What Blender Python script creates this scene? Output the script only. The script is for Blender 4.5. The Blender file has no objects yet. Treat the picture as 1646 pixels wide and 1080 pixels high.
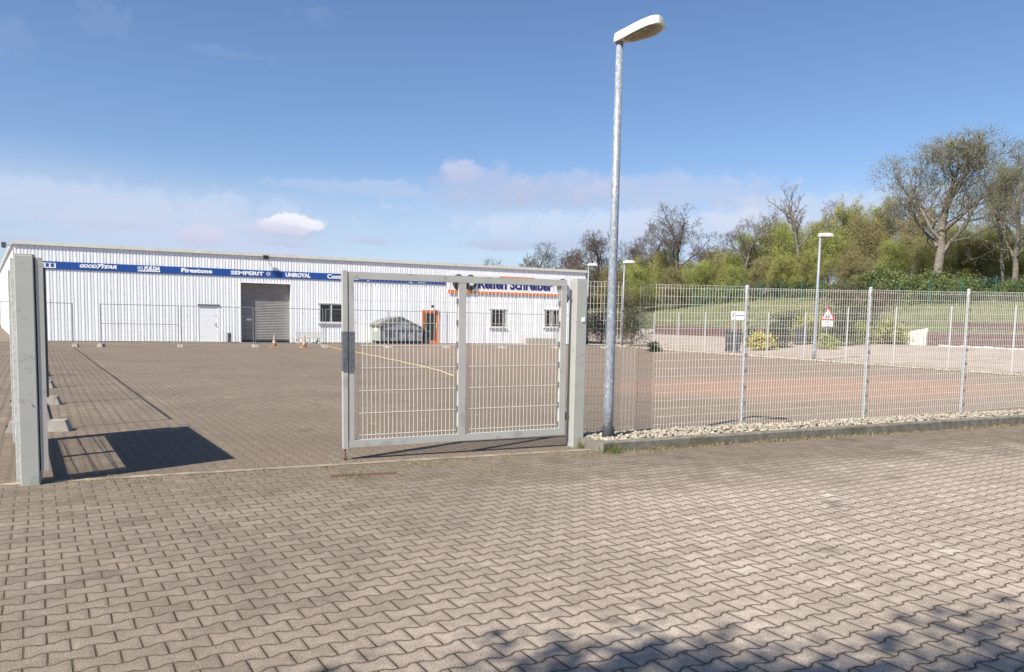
import bpy, math, random
import numpy as np
from mathutils import Vector, Matrix
R = math.radians
SC = bpy.context.scene
COL = SC.collection
rnd = random.Random(7)

# ---------------------------------------------------------------- camera (x runs along the hall and the fence, y away from the road)
YAW, PITCH, ROLL, EYE = R(24.7), R(4.72), R(1.15), 1.6
cam = bpy.data.cameras.new('camera'); camo = bpy.data.objects.new('camera', cam); COL.objects.link(camo)
cam.sensor_width = 36; cam.lens = 36 * 1236 / 1646; cam.shift_y = 77 / 1646
cam.clip_start = .05; cam.clip_end = 5000
CR = Matrix.Rotation(-YAW, 4, 'Z') @ Matrix.Rotation(math.pi / 2 - PITCH, 4, 'X') @ Matrix.Rotation(ROLL, 4, 'Z')
camo.matrix_world = Matrix.Translation((0, 0, EYE)) @ CR
SC.camera = camo

# ---------------------------------------------------------------- light
SUN = Vector((-.82, -.385, 1)).normalized()          # towards the sun
SUN_EL = math.asin(SUN.z); SUN_ROT = math.atan2(SUN.x, SUN.y)
ld = bpy.data.lights.new('sun', 'SUN'); ld.energy = 4.9; ld.angle = R(.5); ld.color = (1, .955, .875)
lo = bpy.data.objects.new('sun', ld); COL.objects.link(lo)
lo.rotation_euler = SUN.to_track_quat('Z', 'Y').to_euler()
SC.view_settings.view_transform = 'Standard'; SC.view_settings.look = 'None'
SC.view_settings.exposure = 0.63; SC.view_settings.gamma = 1


class NT:
    """small helper for node trees"""
    def __init__(s, tree): s.t = tree; s.L = tree.links
    def n(s, kind, **kw):
        nd = s.t.nodes.new(kind)
        for k, v in kw.items(): setattr(nd, k, v)
        return nd
    def put(s, sock, v):
        if v is None: return
        if isinstance(v, bpy.types.NodeSocket): s.L.new(v, sock)
        else:
            if hasattr(sock.default_value, '__len__') and hasattr(v, '__len__') and len(sock.default_value) == 4 and len(v) == 3: v = (*v, 1)
            sock.default_value = v
    def m(s, op, a, b=None, c=None, clamp=False):
        nd = s.n('ShaderNodeMath', operation=op, use_clamp=clamp)
        s.put(nd.inputs[0], a); s.put(nd.inputs[1], b); s.put(nd.inputs[2], c)
        return nd.outputs[0]
    def v(s, op, a, b=None):
        nd = s.n('ShaderNodeVectorMath', operation=op)
        s.put(nd.inputs[0], a); s.put(nd.inputs[1], b)
        return nd.outputs['Value'] if op in ('DOT_PRODUCT', 'LENGTH') else nd.outputs[0]
    def mix(s, f, a, b, blend='MIX'):
        nd = s.n('ShaderNodeMix', data_type='RGBA', blend_type=blend)
        s.put(nd.inputs[0], f); s.put(nd.inputs[6], a); s.put(nd.inputs[7], b)
        return nd.outputs[2]
    def noise(s, vec, scale, detail=3, rough=.5, out=0, dims='3D'):
        nd = s.n('ShaderNodeTexNoise', noise_dimensions=dims)
        s.put(nd.inputs['Vector'], vec); nd.inputs['Scale'].default_value = scale
        nd.inputs['Detail'].default_value = detail; nd.inputs['Roughness'].default_value = rough
        return nd.outputs[out]
    def rng(s, x, a, b, c=0, d=1, smooth=False):
        nd = s.n('ShaderNodeMapRange'); nd.interpolation_type = 'SMOOTHSTEP' if smooth else 'LINEAR'
        s.put(nd.inputs[0], x)
        for i, q in enumerate((a, b, c, d)): s.put(nd.inputs[i + 1], q)
        return nd.outputs[0]


# ---------------------------------------------------------------- sky
def px_dir(x, y):
    d = CR.to_3x3() @ Vector(((x - 823) / 1236, -(y - 617) / 1236, -1))
    return d.normalized()

w = bpy.data.worlds.new('World'); SC.world = w; w.use_nodes = True
w.node_tree.nodes.clear(); T = NT(w.node_tree)
sky = T.n('ShaderNodeTexSky', sky_type='NISHITA'); sky.sun_disc = False
sky.sun_elevation = SUN_EL; sky.sun_rotation = SUN_ROT; sky.altitude = 300; sky.air_density = 1.0; sky.dust_density = .6; sky.ozone_density = 2.2
tc = T.n('ShaderNodeTexCoord'); D = T.v('NORMALIZE', tc.outputs['Generated'])
sep = T.n('ShaderNodeSeparateXYZ'); T.L.new(D, sep.inputs[0]); EL = sep.outputs[2]
base = sky.outputs[0]
hs = T.n('ShaderNodeHueSaturation'); hs.inputs['Saturation'].default_value = 1.08; hs.inputs['Value'].default_value = 1.0
T.L.new(base, hs.inputs['Color']); base = T.mix(1.0, hs.outputs[0], (.94, .945, 1.03), 'MULTIPLY')
# thin high cloud veils, stretched along the horizon
mp = T.n('ShaderNodeMapping'); mp.inputs['Scale'].default_value = (1, 1, 4.5); T.L.new(D, mp.inputs[0])
veil = T.noise(mp.outputs[0], 3.2, 6, .55)
band = T.m('MULTIPLY', T.rng(EL, .20, .09, 0, 1, True), T.rng(veil, .36, .66, .3, .92, True))
base = T.mix(band, base, (4.3, 4.9, 6.3))
n1 = T.noise(D, 17, 8, .62)
n2 = T.noise(D, 60, 6, .65)
NN = T.m('ADD', T.m('MULTIPLY', T.m('SUBTRACT', n1, .5), 2.4), T.m('MULTIPLY', T.m('SUBTRACT', n2, .5), 1.5))
# (px, py, half width, half height, opacity, colour, noise)  every cloud sits at its own compass direction and elevation
WHITE = (8.0, 7.7, 8.1); PINK = (5.3, 5.3, 6.6); GREY = (4.3, 4.6, 6.1)
clouds = [(474, 360, 60, 16, .8, WHITE, .8), (470, 374, 80, 11, .55, GREY, .8), (430, 366, 50, 15, .6, PINK, .8), (322, 378, 40, 18, .75, PINK, .8),
          (600, 386, 62, 10, .6, GREY, .9), (455, 388, 60, 10, .4, GREY, .9), (745, 276, 46, 20, .5, PINK, .9), (780, 300, 110, 40, .5, GREY, .8), (900, 305, 120, 34, .5, GREY, .8), (1090, 312, 190, 34, .38, (5.0, 5.0, 6.1), .9),
          (800, 392, 75, 11, .6, GREY, .9), (905, 390, 60, 13, .5, GREY, .9), (185, 360, 60, 9, .3, GREY, 1), (40, 385, 60, 14, .35, GREY, 1),
          (168, 36, 34, 20, .05, (5.4, 5.9, 7.1), 1.9), (2, 45, 34, 26, .06, (5.4, 5.9, 7.1), 1.9), (1400, 340, 260, 40, .35, (5.6, 5.8, 6.6), 1.1), (1020, 360, 300, 26, .35, (6, 6.4, 7.4), 1.0),
          (200, 330, 420, 38, .3, (5.6, 6.0, 7.2), .9), (515, 22, 44, 14, .05, (6, 6.4, 7.6), 1.9), (560, 300, 160, 12, .25, (5.2, 5.7, 7), 1.5), (360, 84, 60, 8, .06, (5.2, 5.7, 7), 1.6)]
for (cx, cy, hw, hh, op, colr, nz) in clouds:
    d0 = px_dir(cx, cy); rr = d0.cross(Vector((0, 0, 1))).normalized(); uu = rr.cross(d0).normalized()
    df = T.v('SUBTRACT', D, tuple(d0))
    a = T.m('DIVIDE', T.v('DOT_PRODUCT', df, tuple(rr)), hw / 1236)
    b = T.m('DIVIDE', T.v('DOT_PRODUCT', df, tuple(uu)), hh / 1236)
    rad = T.m('SQRT', T.m('ADD', T.m('MULTIPLY', a, a), T.m('MULTIPLY', b, b)))
    rad = T.m('ADD', rad, T.m('MULTIPLY', NN, -nz))
    f = T.m('MULTIPLY', T.rng(rad, 1.05, (.72 if colr is WHITE else .45), 0, 1, True), op)
    # cumulus: lighter crest, greyer base
    cc = T.mix(T.rng(b, -.7, .7, 0, 1), tuple(q * .84 for q in colr), colr)
    base = T.mix(f, base, cc)
bg = T.n('ShaderNodeBackground'); bg.inputs[1].default_value = .089; T.L.new(base, bg.inputs[0])
wo = T.n('ShaderNodeOutputWorld'); T.L.new(bg.outputs[0], wo.inputs[0])


# ---------------------------------------------------------------- materials
def mat(name, c, rough=.6, metal=0, var=.12, vs=6, bump=0, bs=60, c2=None, spec=.5, stretch=None, trans=0):
    m = bpy.data.materials.new(name); m.use_nodes = True; m.node_tree.nodes.clear(); t = NT(m.node_tree)
    tc = t.n('ShaderNodeTexCoord'); vec = tc.outputs['Object']
    if stretch:
        mp = t.n('ShaderNodeMapping'); mp.inputs['Scale'].default_value = stretch; t.L.new(vec, mp.inputs[0]); vec = mp.outputs[0]
    b = t.n('ShaderNodeBsdfPrincipled'); o = t.n('ShaderNodeOutputMaterial'); t.L.new(b.outputs[0], o.inputs[0])
    n = t.noise(vec, vs, 5, .6)
    f = t.rng(n, .32, .68, 0, 1)
    lo_ = c2 or tuple(max(0, q * (1 - var)) for q in c); hi_ = c if c2 else tuple(min(1, q * (1 + var)) for q in c)
    t.L.new(t.mix(f, lo_, hi_), b.inputs['Base Color'])
    b.inputs['Roughness'].default_value = rough; b.inputs['Metallic'].default_value = metal
    b.inputs['Specular IOR Level'].default_value = spec
    if bump:
        bp = t.n('ShaderNodeBump'); bp.inputs['Strength'].default_value = bump; bp.inputs['Distance'].default_value = .01
        t.L.new(t.noise(vec, bs, 4, .6), bp.inputs['Height']); t.L.new(bp.outputs[0], b.inputs['Normal'])
    if trans:
        tr = t.n('ShaderNodeBsdfTranslucent'); t.L.new(t.mix(f, lo_, hi_), tr.inputs[0]); mx = t.n('ShaderNodeMixShader'); mx.inputs[0].default_value = trans
        t.L.new(b.outputs[0], mx.inputs[1]); t.L.new(tr.outputs[0], mx.inputs[2]); t.L.new(mx.outputs[0], o.inputs[0])
    return m


def chips(name, colr, scale, thr, amt=1):
    m = M[name]; t = NT(m.node_tree); b = [n for n in m.node_tree.nodes if n.type == 'BSDF_PRINCIPLED'][0]; src = b.inputs['Base Color'].links[0].from_socket
    tc = t.n('ShaderNodeTexCoord'); n_ = t.noise(tc.outputs['Object'], scale, 4, .75); f = t.rng(n_, thr, thr + .03, 0, amt)
    t.L.new(t.mix(f, src, colr), b.inputs['Base Color'])


def paver_mat(name, rot, L, H, A, cols, joint, jw, kind):
    """concrete bone pavers: straight short joints and wavy long joints"""
    m = bpy.data.materials.new(name); m.use_nodes = True; m.node_tree.nodes.clear(); t = NT(m.node_tree)
    tc = t.n('ShaderNodeTexCoord'); P = tc.outputs['Object']
    mp = t.n('ShaderNodeMapping'); mp.inputs['Rotation'].default_value = (0, 0, -rot); t.L.new(P, mp.inputs[0])
    wob = t.noise(P, 1.1, 2, .5, out=1); wv = t.v('MULTIPLY', t.v('SUBTRACT', wob, (.5, .5, .5)), (.03, .03, 0))
    q = t.v('ADD', mp.outputs[0], wv)
    sp = t.n('ShaderNodeSeparateXYZ'); t.L.new(q, sp.inputs[0]); x, y = sp.outputs[0], sp.outputs[1]
    k = t.m('ROUND', t.m('DIVIDE', y, H))
    par = lambda s_: t.m('MULTIPLY', t.m('FLOORED_MODULO', s_, 2.0), .5)
    xl = t.m('DIVIDE', x, L)
    p = t.m('FRACT', t.m('SUBTRACT', xl, par(t.m('SUBTRACT', k, 1.0))))
    tri = t.m('MULTIPLY', t.m('ABSOLUTE', t.m('SUBTRACT', p, .5)), 2.0)
    wv_ = t.rng(tri, .33, .67, -1, 1)
    c = t.m('ADD', t.m('MULTIPLY', k, H), t.m('MULTIPLY', wv_, A))
    d1 = t.m('SUBTRACT', y, c)
    row = t.m('ADD', t.m('SUBTRACT', k, 1.0), t.m('GREATER_THAN', d1, 0.0))
    xr = t.m('SUBTRACT', xl, par(row)); n = t.m('FLOOR', xr); p2 = t.m('FRACT', xr)
    dx = t.m('MULTIPLY', t.m('MINIMUM', p2, t.m('SUBTRACT', 1.0, p2)), L)
    jd = t.m('MINIMUM', t.m('ABSOLUTE', d1), dx)
    jd = t.m('ADD', jd, t.m('MULTIPLY', t.m('SUBTRACT', t.noise(P, 45, 3, .6), .5), .006))
    jm = t.rng(jd, jw * .35, jw, 0, 1, True)                       # 0 in the joint, 1 on the stone
    edge = t.rng(jd, jw, jw * 4, 0, 1, True)
    cid = t.n('ShaderNodeCombineXYZ'); t.put(cid.inputs[0], n); t.put(cid.inputs[1], row)
    wn = t.n('ShaderNodeTexWhiteNoise', noise_dimensions='2D'); t.L.new(cid.outputs[0], wn.inputs[0]); cell = wn.outputs[0]
    big = t.noise(P, .55, 5, .6); mid = t.noise(P, 3.0, 4, .65); fine = t.noise(P, 105, 5, .9)
    v = t.m('ADD', t.m('MULTIPLY', cell, .34), t.m('MULTIPLY', t.rng(mid, .3, .7), .66))
    colr = t.mix(v, cols[0], cols[1])
    colr = t.mix(t.m('MULTIPLY', t.m('GREATER_THAN', cell, .985), .6), colr, cols[2])
    colr = t.mix(t.m('MULTIPLY', t.m('LESS_THAN', cell, .06), .35), colr, tuple(z * .66 for z in cols[0]))
    colr = t.mix(t.rng(big, .42, .66, 0, .62, True), colr, cols[3])
    colr = t.mix(t.m('MULTIPLY', t.m('SUBTRACT', 1.0, edge), .4), colr, tuple(z * .5 for z in cols[0]))
    blot = t.noise(P, 11, 5, .75); colr = t.mix(t.rng(blot, .40, .60, .42, 0, True), colr, tuple(z * .55 for z in cols[0]))
    so = t.n('ShaderNodeSeparateXYZ'); t.L.new(P, so.inputs[0]); U, V = so.outputs[0], so.outputs[1]
    wig = t.m('MULTIPLY', t.m('SUBTRACT', t.noise(P, .9, 6, .72), .5), 3.6)
    if kind == 'road':
        # soil and moss gather in front of the gate and the kerb
        band_ = t.rng(t.m('ADD', V, wig), 5.4, 7.4, 0, 1, True)
        left = t.rng(t.m('ADD', t.m('ADD', U, t.m('MULTIPLY', V, -.75)), wig), .9, -3.6, 0, .72, True)
        dirt = t.m('MAXIMUM', t.m('MULTIPLY', band_, .85), left)
        colr = t.mix(dirt, colr, t.mix(v, (.10, .078, .056), (.20, .158, .118)))
        crumb = t.m('MULTIPLY', t.rng(t.noise(P, 70, 5, .85), .55, .64), t.rng(t.m('ADD', V, wig), 5.8, 8.2, 0, .9))
        colr = t.mix(crumb, colr, (.42, .34, .215))
        mossy = t.m('MULTIPLY', t.rng(t.noise(P, 5, 5, .7), .52, .66), t.rng(t.m('ADD', V, wig), 6.6, 8.2, 0, .55))
        colr = t.mix(mossy, colr, (.085, .08, .035))
    else:
        tq = t.noise(P, .22, 5, .6)
        colr = t.mix(t.rng(tq, .42, .62, 0, .55, True), colr, (.16, .125, .092))
        near = t.m('MULTIPLY', t.rng(V, 15, 9, 0, .6, True), t.rng(mid, .3, .6, .3, 1))
        colr = t.mix(near, colr, (.15, .115, .083))
        # reddish sand blown over the right half of the yard
        ru = t.m('DIVIDE', t.m('SUBTRACT', U, 16.5), 6.5); rv = t.m('DIVIDE', t.m('SUBTRACT', V, 15.2), 3.4)
        rd = t.m('ADD', t.m('ADD', t.m('MULTIPLY', ru, ru), t.m('MULTIPLY', rv, rv)), t.m('MULTIPLY', wig, .35))
        colr = t.mix(t.rng(rd, 1.5, .2, 0, .75, True), colr, (.38, .19, .115))
        right = t.rng(t.m('ADD', U, wig), 5, 14, 0, .45, True)
        colr = t.mix(right, colr, (.30, .215, .16))
        crumb = t.m('MULTIPLY', t.rng(t.noise(P, 26, 6, .9), .56, .64), t.rng(t.noise(P, .5, 3, .6), .35, .6, .3, .95))
        dk = t.rng(t.noise(P, 19, 5, .9), .44, .36, 0, .6); colr = t.mix(dk, colr, (.085, .066, .05))
        colr = t.mix(crumb, colr, (.47, .39, .27))
    jc = t.mix(t.rng(t.noise(P, 7, 3, .6), .42, .6), joint, tuple(z * 1.9 for z in joint))
    jc = t.mix(t.rng(t.noise(P, 1.7, 4, .6), .55, .62, 0, .8), jc, (.075, .066, .036))
    oil = t.m('MULTIPLY', t.rng(t.noise(P, 1.3, 3, .5), .66, .70), .45); colr = t.mix(oil, colr, (.09, .08, .07))
    if kind == 'road':
        cover = t.m('MULTIPLY', t.rng(t.m('ADD', V, wig), 6.4, 8.0, 0, .9, True), t.rng(t.noise(P, 2.2, 5, .7), .38, .56))
    else:
        cover = t.m('MULTIPLY', t.rng(t.m('ADD', U, wig), -2.0, 1.0, .45, 1.0, True), t.rng(t.noise(P, 1.1, 6, .7), .26, .42, .7, 1))
    jmc = t.m('MAXIMUM', jm, cover)
    colr = t.mix(jmc, jc, colr)
    if kind == 'road':
        bits = t.m('MULTIPLY', t.rng(t.noise(P, 85, 5, .9), .60, .66), t.rng(t.m('ADD', V, wig), 4.0, 8.0, .12, .75))
    else:
        bits = t.m('MULTIPLY', t.rng(t.noise(P, 30, 6, .95), .57, .64), .85)
    colr = t.mix(bits, colr, (.52, .44, .33))
    sp_ = t.rng(fine, .37, .63, .36, 1.58)
    cv = t.n('ShaderNodeCombineXYZ'); [t.put(cv.inputs[i], sp_) for i in range(3)]
    colr = t.mix(1.0, colr, cv.outputs[0], 'MULTIPLY')
    b = t.n('ShaderNodeBsdfPrincipled'); t.L.new(colr, b.inputs['Base Color']); b.inputs['Roughness'].default_value = .92
    b.inputs['Specular IOR Level'].default_value = .2
    bp = t.n('ShaderNodeBump'); bp.inputs['Strength'].default_value = .7; bp.inputs['Distance'].default_value = .006
    t.L.new(t.m('ADD', t.m('ADD', jm, t.m('MULTIPLY', edge, .35)), t.m('MULTIPLY', fine, .35)), bp.inputs['Height'])
    t.L.new(bp.outputs[0], b.inputs['Normal'])
    o = t.n('ShaderNodeOutputMaterial'); t.L.new(b.outputs[0], o.inputs[0])
    return m


M = {}
M['road'] = paver_mat('forecourt pavers', R(7), .196, .132, .011,
                      [(.375, .305, .235), (.52, .43, .345), (.62, .54, .45), (.315, .258, .203)], (.06, .043, .03), .0068, 'road')
M['yard'] = paver_mat('yard pavers', R(97), .196, .132, .011,
                      [(.195, .152, .112), (.285, .222, .165), (.38, .31, .235), (.155, .12, .09)], (.085, .065, .048), .007, 'yard')
M['path'] = mat('pale path paving', (.36, .285, .23), .9, var=.14, vs=1.2, bump=.3, bs=30)
M['soil'] = mat('brown bed soil', (.13, .10, .07), .95, var=.4, vs=5, bump=.8, bs=20)
M['grassland'] = mat('meadow grass', (.185, .185, .085), .95, vs=1.4, c2=(.12, .125, .055), bump=1, bs=9)
M['concrete'] = mat('weathered concrete', (.235, .215, .17), .9, vs=9, c2=(.12, .11, .085), bump=.4, bs=50)
M['edging'] = mat('worn edging stones', (.38, .31, .225), .9, vs=3.5, c2=(.14, .11, .08), bump=.6, bs=40)
M['conc_light'] = mat('pale concrete', (.50, .46, .39), .9, vs=9, c2=(.36, .32, .26), bump=.4, bs=50)
M['stone'] = mat('white limestone gravel', (.52, .455, .345), .85, vs=18, c2=(.20, .17, .125), bump=.5, bs=60)
M['gatepaint'] = mat('grey gate paint', (.46, .45, .41), .45, var=.05, vs=3, bump=.03)
M['pillarpaint'] = mat('grey pillar paint', (.40, .40, .36), .5, var=.05, vs=2.5, bump=.03)
M['gatedark'] = mat('dark galvanised patch', (.16, .17, .18), .5, .3, var=.25, vs=20)
M['black'] = mat('black rubber', (.018, .018, .02), .6, var=.2)
M['blackgap'] = mat('dark gap', (.01, .01, .012), .8, var=0)
M['galv'] = mat('galvanised steel', (.37, .40, .44), .55, .25, vs=38, c2=(.19, .21, .24), bump=.2, bs=40, stretch=(1, 1, .4))
M['collar'] = mat('bitumen collar', (.045, .047, .052), .7, vs=20)
M['wire'] = mat('zinc coated wire', (.72, .69, .61), .5, .1, var=.12, vs=9)
M['wiredark'] = mat('dull grey wire', (.20, .20, .19), .6, .2, var=.12, vs=9)
M['wiremid'] = mat('grey fence wire', (.46, .46, .44), .5, .2, var=.12, vs=9)
M['tempgrey'] = mat('dull zinc tube', (.24, .24, .235), .6, .2, var=.15, vs=9)
M['post'] = mat('pale zinc post', (.60, .60, .57), .5, .15, vs=30, c2=(.40, .40, .38))
M['clad'] = mat('white profiled sheet', (.90, .90, .90), .4, vs=1.1, c2=(.82, .82, .825), stretch=(2, 1, .25))
M['trim'] = mat('grey cream roof trim', (.70, .68, .61), .5, vs=3, c2=(.58, .56, .50))
M['roof'] = mat('grey roof sheet', (.30, .30, .30), .7)
M['blue'] = mat('blue band', (.012, .075, .30), .45, var=.1, vs=2)
M['blueink'] = mat('dark blue lettering', (.012, .02, .16), .5, var=.05)
M['white'] = mat('white lettering', (.85, .85, .85), .5, var=.03)
M['whiteframe'] = mat('white plastic frame', (.72, .72, .70), .4, var=.05)
M['orange'] = mat('orange frame paint', (.72, .20, .055), .45, var=.12, vs=6)
M['slat'] = mat('roller shutter slats', (.33, .31, .29), .5, .1, vs=2.2, c2=(.24, .23, .215), stretch=(1, 1, 3))
M['pane'] = mat('dark window glass', (.012, .014, .016), .06, var=.2, spec=.6)
M['greymetal'] = mat('dark grey metal', (.13, .135, .14), .5, .4, var=.25, vs=7)
M['skip'] = mat('scuffed grey skip paint', (.42, .44, .465), .5, .2, vs=5, c2=(.11, .12, .135), bump=.3, bs=12)
M['skipside'] = mat('pale green grey paint', (.30, .33, .30), .55, vs=6, c2=(.30, .33, .30))
M['lid'] = mat('dark skip lid', (.17, .165, .155), .55, var=.3, vs=7)
M['sticker'] = mat('cream sticker', (.75, .72, .5), .5, var=.05)
M['conewhite'] = mat('dirty cone stripe', (.46, .40, .33), .6)
M['coneo'] = mat('faded orange cone plastic', (.44, .27, .165), .6, var=.2, vs=20)
M['hose'] = mat('pale yellow hose', (.62, .53, .27), .5, var=.1)
M['brick'] = mat('dark red stone blocks', (.16, .085, .08), .9, vs=8, c2=(.09, .05, .05), bump=.8, bs=14)
M['palisade'] = mat('white palisade stones', (.80, .77, .66), .8, var=.1, vs=4)
M['green'] = mat('green coated steel', (.03, .13, .085), .5, var=.15)
M['bark'] = mat('grey brown bark', (.17, .14, .11), .95, vs=5, c2=(.095, .078, .06))
M['barkpale'] = mat('pale grey bark', (.25, .215, .17), .95, vs=4, c2=(.13, .11, .09))
M['barkred'] = mat('reddish twigs', (.155, .105, .08), .95, vs=5, c2=(.10, .07, .055))
M['leaf1'] = mat('fresh olive leaves', (.50, .48, .13), .7, vs=.5, c2=(.29, .30, .08), trans=.35)
M['leaf2'] = mat('brownish spring leaves', (.44, .37, .15), .7, vs=.5, c2=(.28, .25, .10), trans=.35)
M['leaf3'] = mat('bright green leaves', (.47, .51, .12), .7, vs=.5, c2=(.27, .32, .075), trans=.35)
M['bud'] = mat('pale green buds', (.40, .42, .17), .7, vs=.9, c2=(.17, .16, .08), trans=.3)
M['scrubleaf'] = mat('scrub leaves', (.25, .28, .085), .7, vs=.4, c2=(.12, .15, .05), trans=.3)
M['yellow'] = mat('yellow blossom', (.60, .53, .10), .7, var=.15, trans=.3)
M['shrub'] = mat('dark evergreen leaves', (.06, .085, .03), .6, vs=3, c2=(.035, .05, .02), trans=.2)
M['shrubred'] = mat('rusty shrub leaves', (.17, .10, .065), .7, vs=3, c2=(.10, .065, .04), trans=.25)
M['weedg'] = mat('weed green', (.20, .23, .07), .7, vs=9, c2=(.11, .14, .04), trans=.3)
M['meadow1'] = mat('slope grass green', (.22, .26, .08), .8, vs=.6, c2=(.12, .155, .045), trans=.3)
M['meadow2'] = mat('slope grass dry', (.34, .31, .16), .8, vs=.6, c2=(.20, .17, .09), trans=.2)
M['straw'] = mat('dry straw', (.46, .37, .22), .8, vs=9, c2=(.27, .20, .115), trans=.2)
M['rust'] = mat('rusty drain steel', (.19, .085, .055), .8, var=.3, vs=40, bump=.4)
M['tile'] = mat('red roof tiles', (.36, .12, .07), .8, var=.2, vs=8)
M['signred'] = mat('sign red', (.62, .03, .03), .45, var=.05)
M['lamphead'] = mat('cream lamp housing', (.60, .575, .50), .45, var=.08, vs=8)
M['lens'] = mat('brownish lamp lens', (.34, .29, .19), .3, vs=16, c2=(.17, .14, .085))
M['bin'] = mat('dark grey plastic', (.055, .06, .07), .5, var=.2)
M['block'] = mat('recycled plastic grey block', (.40, .37, .32), .85, vs=9, c2=(.28, .25, .21), bump=.3)


chips('gatepaint', (.16, .12, .09), 38, .70, .8); chips('gatepaint', (.30, .29, .26), 4, .58, .5); chips('pillarpaint', (.16, .12, .09), 34, .71, .8); chips('pillarpaint', (.29, .28, .25), 3, .57, .5)
chips('skip', (.38, .38, .37), 5, .57, .6); chips('skip', (.16, .09, .06), 12, .62, .7); chips('concrete', (.10, .095, .05), 3, .56, .6); chips('grassland', (.10, .11, .045), .35, .52, .7); chips('path', (.27, .21, .16), .5, .52, .7)
chips('galv', (.66, .69, .73), 30, .60, .9); chips('clad', (.66, .67, .70), 1.3, .60, .45)
# ---------------------------------------------------------------- mesh builder
class MB:
    def __init__(s): s.v = []; s.f = []; s.mi = []; s.cur = 0
    def add(s, vs, fs):
        n = len(s.v); s.v.extend([tuple(q) for q in vs]); s.f.extend([tuple(i + n for i in f) for f in fs]); s.mi.extend([s.cur] * len(fs)); return s
    def box(s, x0, x1, y0, y1, z0, z1, M4=None):
        vs = [(x, y, z) for z in (z0, z1) for x, y in ((x0, y0), (x1, y0), (x1, y1), (x0, y1))]
        if M4: vs = [M4 @ Vector(q) for q in vs]
        return s.add(vs, [(3, 2, 1, 0), (4, 5, 6, 7), (0, 1, 5, 4), (1, 2, 6, 5), (2, 3, 7, 6), (3, 0, 4, 7)])
    def bbox(s, x0, x1, y0, y1, z0, z1, b=.006):
        """box with bevelled vertical and top edges"""
        def ring(z, i): return [(x0 + i + b, y0 + i, z), (x1 - i - b, y0 + i, z), (x1 - i, y0 + i + b, z), (x1 - i, y1 - i - b, z), (x1 - i - b, y1 - i, z), (x0 + i + b, y1 - i, z), (x0 + i, y1 - i - b, z), (x0 + i, y0 + i + b, z)]
        vs = ring(z0, 0) + ring(z1 - b, 0) + ring(z1, b)
        fs = [tuple(reversed(range(8))), tuple(range(16, 24))]
        for r_ in (0, 8):
            fs += [(r_ + i, r_ + (i + 1) % 8, r_ + 8 + (i + 1) % 8, r_ + 8 + i) for i in range(8)]
        return s.add(vs, fs)
    def tube(s, pts, rad, n=6, cap=True):
        pts = [Vector(p) for p in pts]; rad = rad if hasattr(rad, '__len__') else [rad] * len(pts)
        vs = []; up = Vector((0, 0, 1))
        for i, p in enumerate(pts):
            d = (pts[min(i + 1, len(pts) - 1)] - pts[max(i - 1, 0)]).normalized()
            a = d.cross(up if abs(d.z) < .9 else Vector((1, 0, 0))).normalized(); b = d.cross(a)
            vs += [p + (a * math.cos(2 * math.pi * k / n) + b * math.sin(2 * math.pi * k / n)) * rad[i] for k in range(n)]
        fs = [(i * n + k, i * n + (k + 1) % n, (i + 1) * n + (k + 1) % n, (i + 1) * n + k) for i in range(len(pts) - 1) for k in range(n)]
        if cap and n > 2: fs += [tuple(reversed(range(n))), tuple((len(pts) - 1) * n + k for k in range(n))]
        return s.add(vs, fs)
    def prism(s, poly, a, b, axis):
        """poly of 2d points swept from a to b along axis"""
        def P(q, t): return {'x': (t, q[0], q[1]), 'y': (q[0], t, q[1]), 'z': (q[0], q[1], t)}[axis]
        n = len(poly); vs = [P(q, a) for q in poly] + [P(q, b) for q in poly]
        fs = [tuple(range(n)), tuple(reversed(range(n, 2 * n)))] + [(i, n + i, n + (i + 1) % n, (i + 1) % n) for i in range(n)]
        return s.add(vs, fs)
    def build(s, name, m, parent=None, loc=None, rz=0, smooth=False):
        me = bpy.data.meshes.new(name); me.from_pydata(s.v, [], s.f)
        ms = m if isinstance(m, (list, tuple)) else [m]
        for q in ms: me.materials.append(M[q])
        if len(ms) > 1: me.polygons.foreach_set('material_index', s.mi)
        if smooth: me.polygons.foreach_set('use_smooth', [True] * len(s.f))
        me.update()
        o = bpy.data.objects.new(name, me); COL.objects.link(o)
        if parent: o.parent = parent
        if loc: o.location = loc
        o.rotation_euler[2] = rz
        return o


def tag(o, label=None, cat=None, group=None, kind=None):
    for k, v_ in (('label', label), ('category', cat), ('group', group), ('kind', kind)):
        if v_: o[k] = v_
    return o
def empty(name, loc, label, cat, group=None, rz=0):
    o = bpy.data.objects.new(name, None); COL.objects.link(o); o.location = loc; o.rotation_euler[2] = rz
    o.empty_display_size = .1
    return tag(o, label, cat, group)
def kids(o): return [c for c in KID.get(o.name, [])]
KID = {}
def register(root, parts):
    KID[root.name] = parts; return root
def dup(root, loc=None, rz=None, label=None, scale=None, group=None):
    r = root.copy(); COL.objects.link(r)
    if loc is not None: r.location = loc
    if rz is not None: r.rotation_euler[2] = rz
    if scale is not None: r.scale = scale
    if label: r['label'] = label
    if group: r['group'] = group
    for ch in list(root.children):
        c = ch.copy(); COL.objects.link(c); c.parent = r
        for g in list(ch.children):
            d = g.copy(); COL.objects.link(d); d.parent = c
    return r

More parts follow.
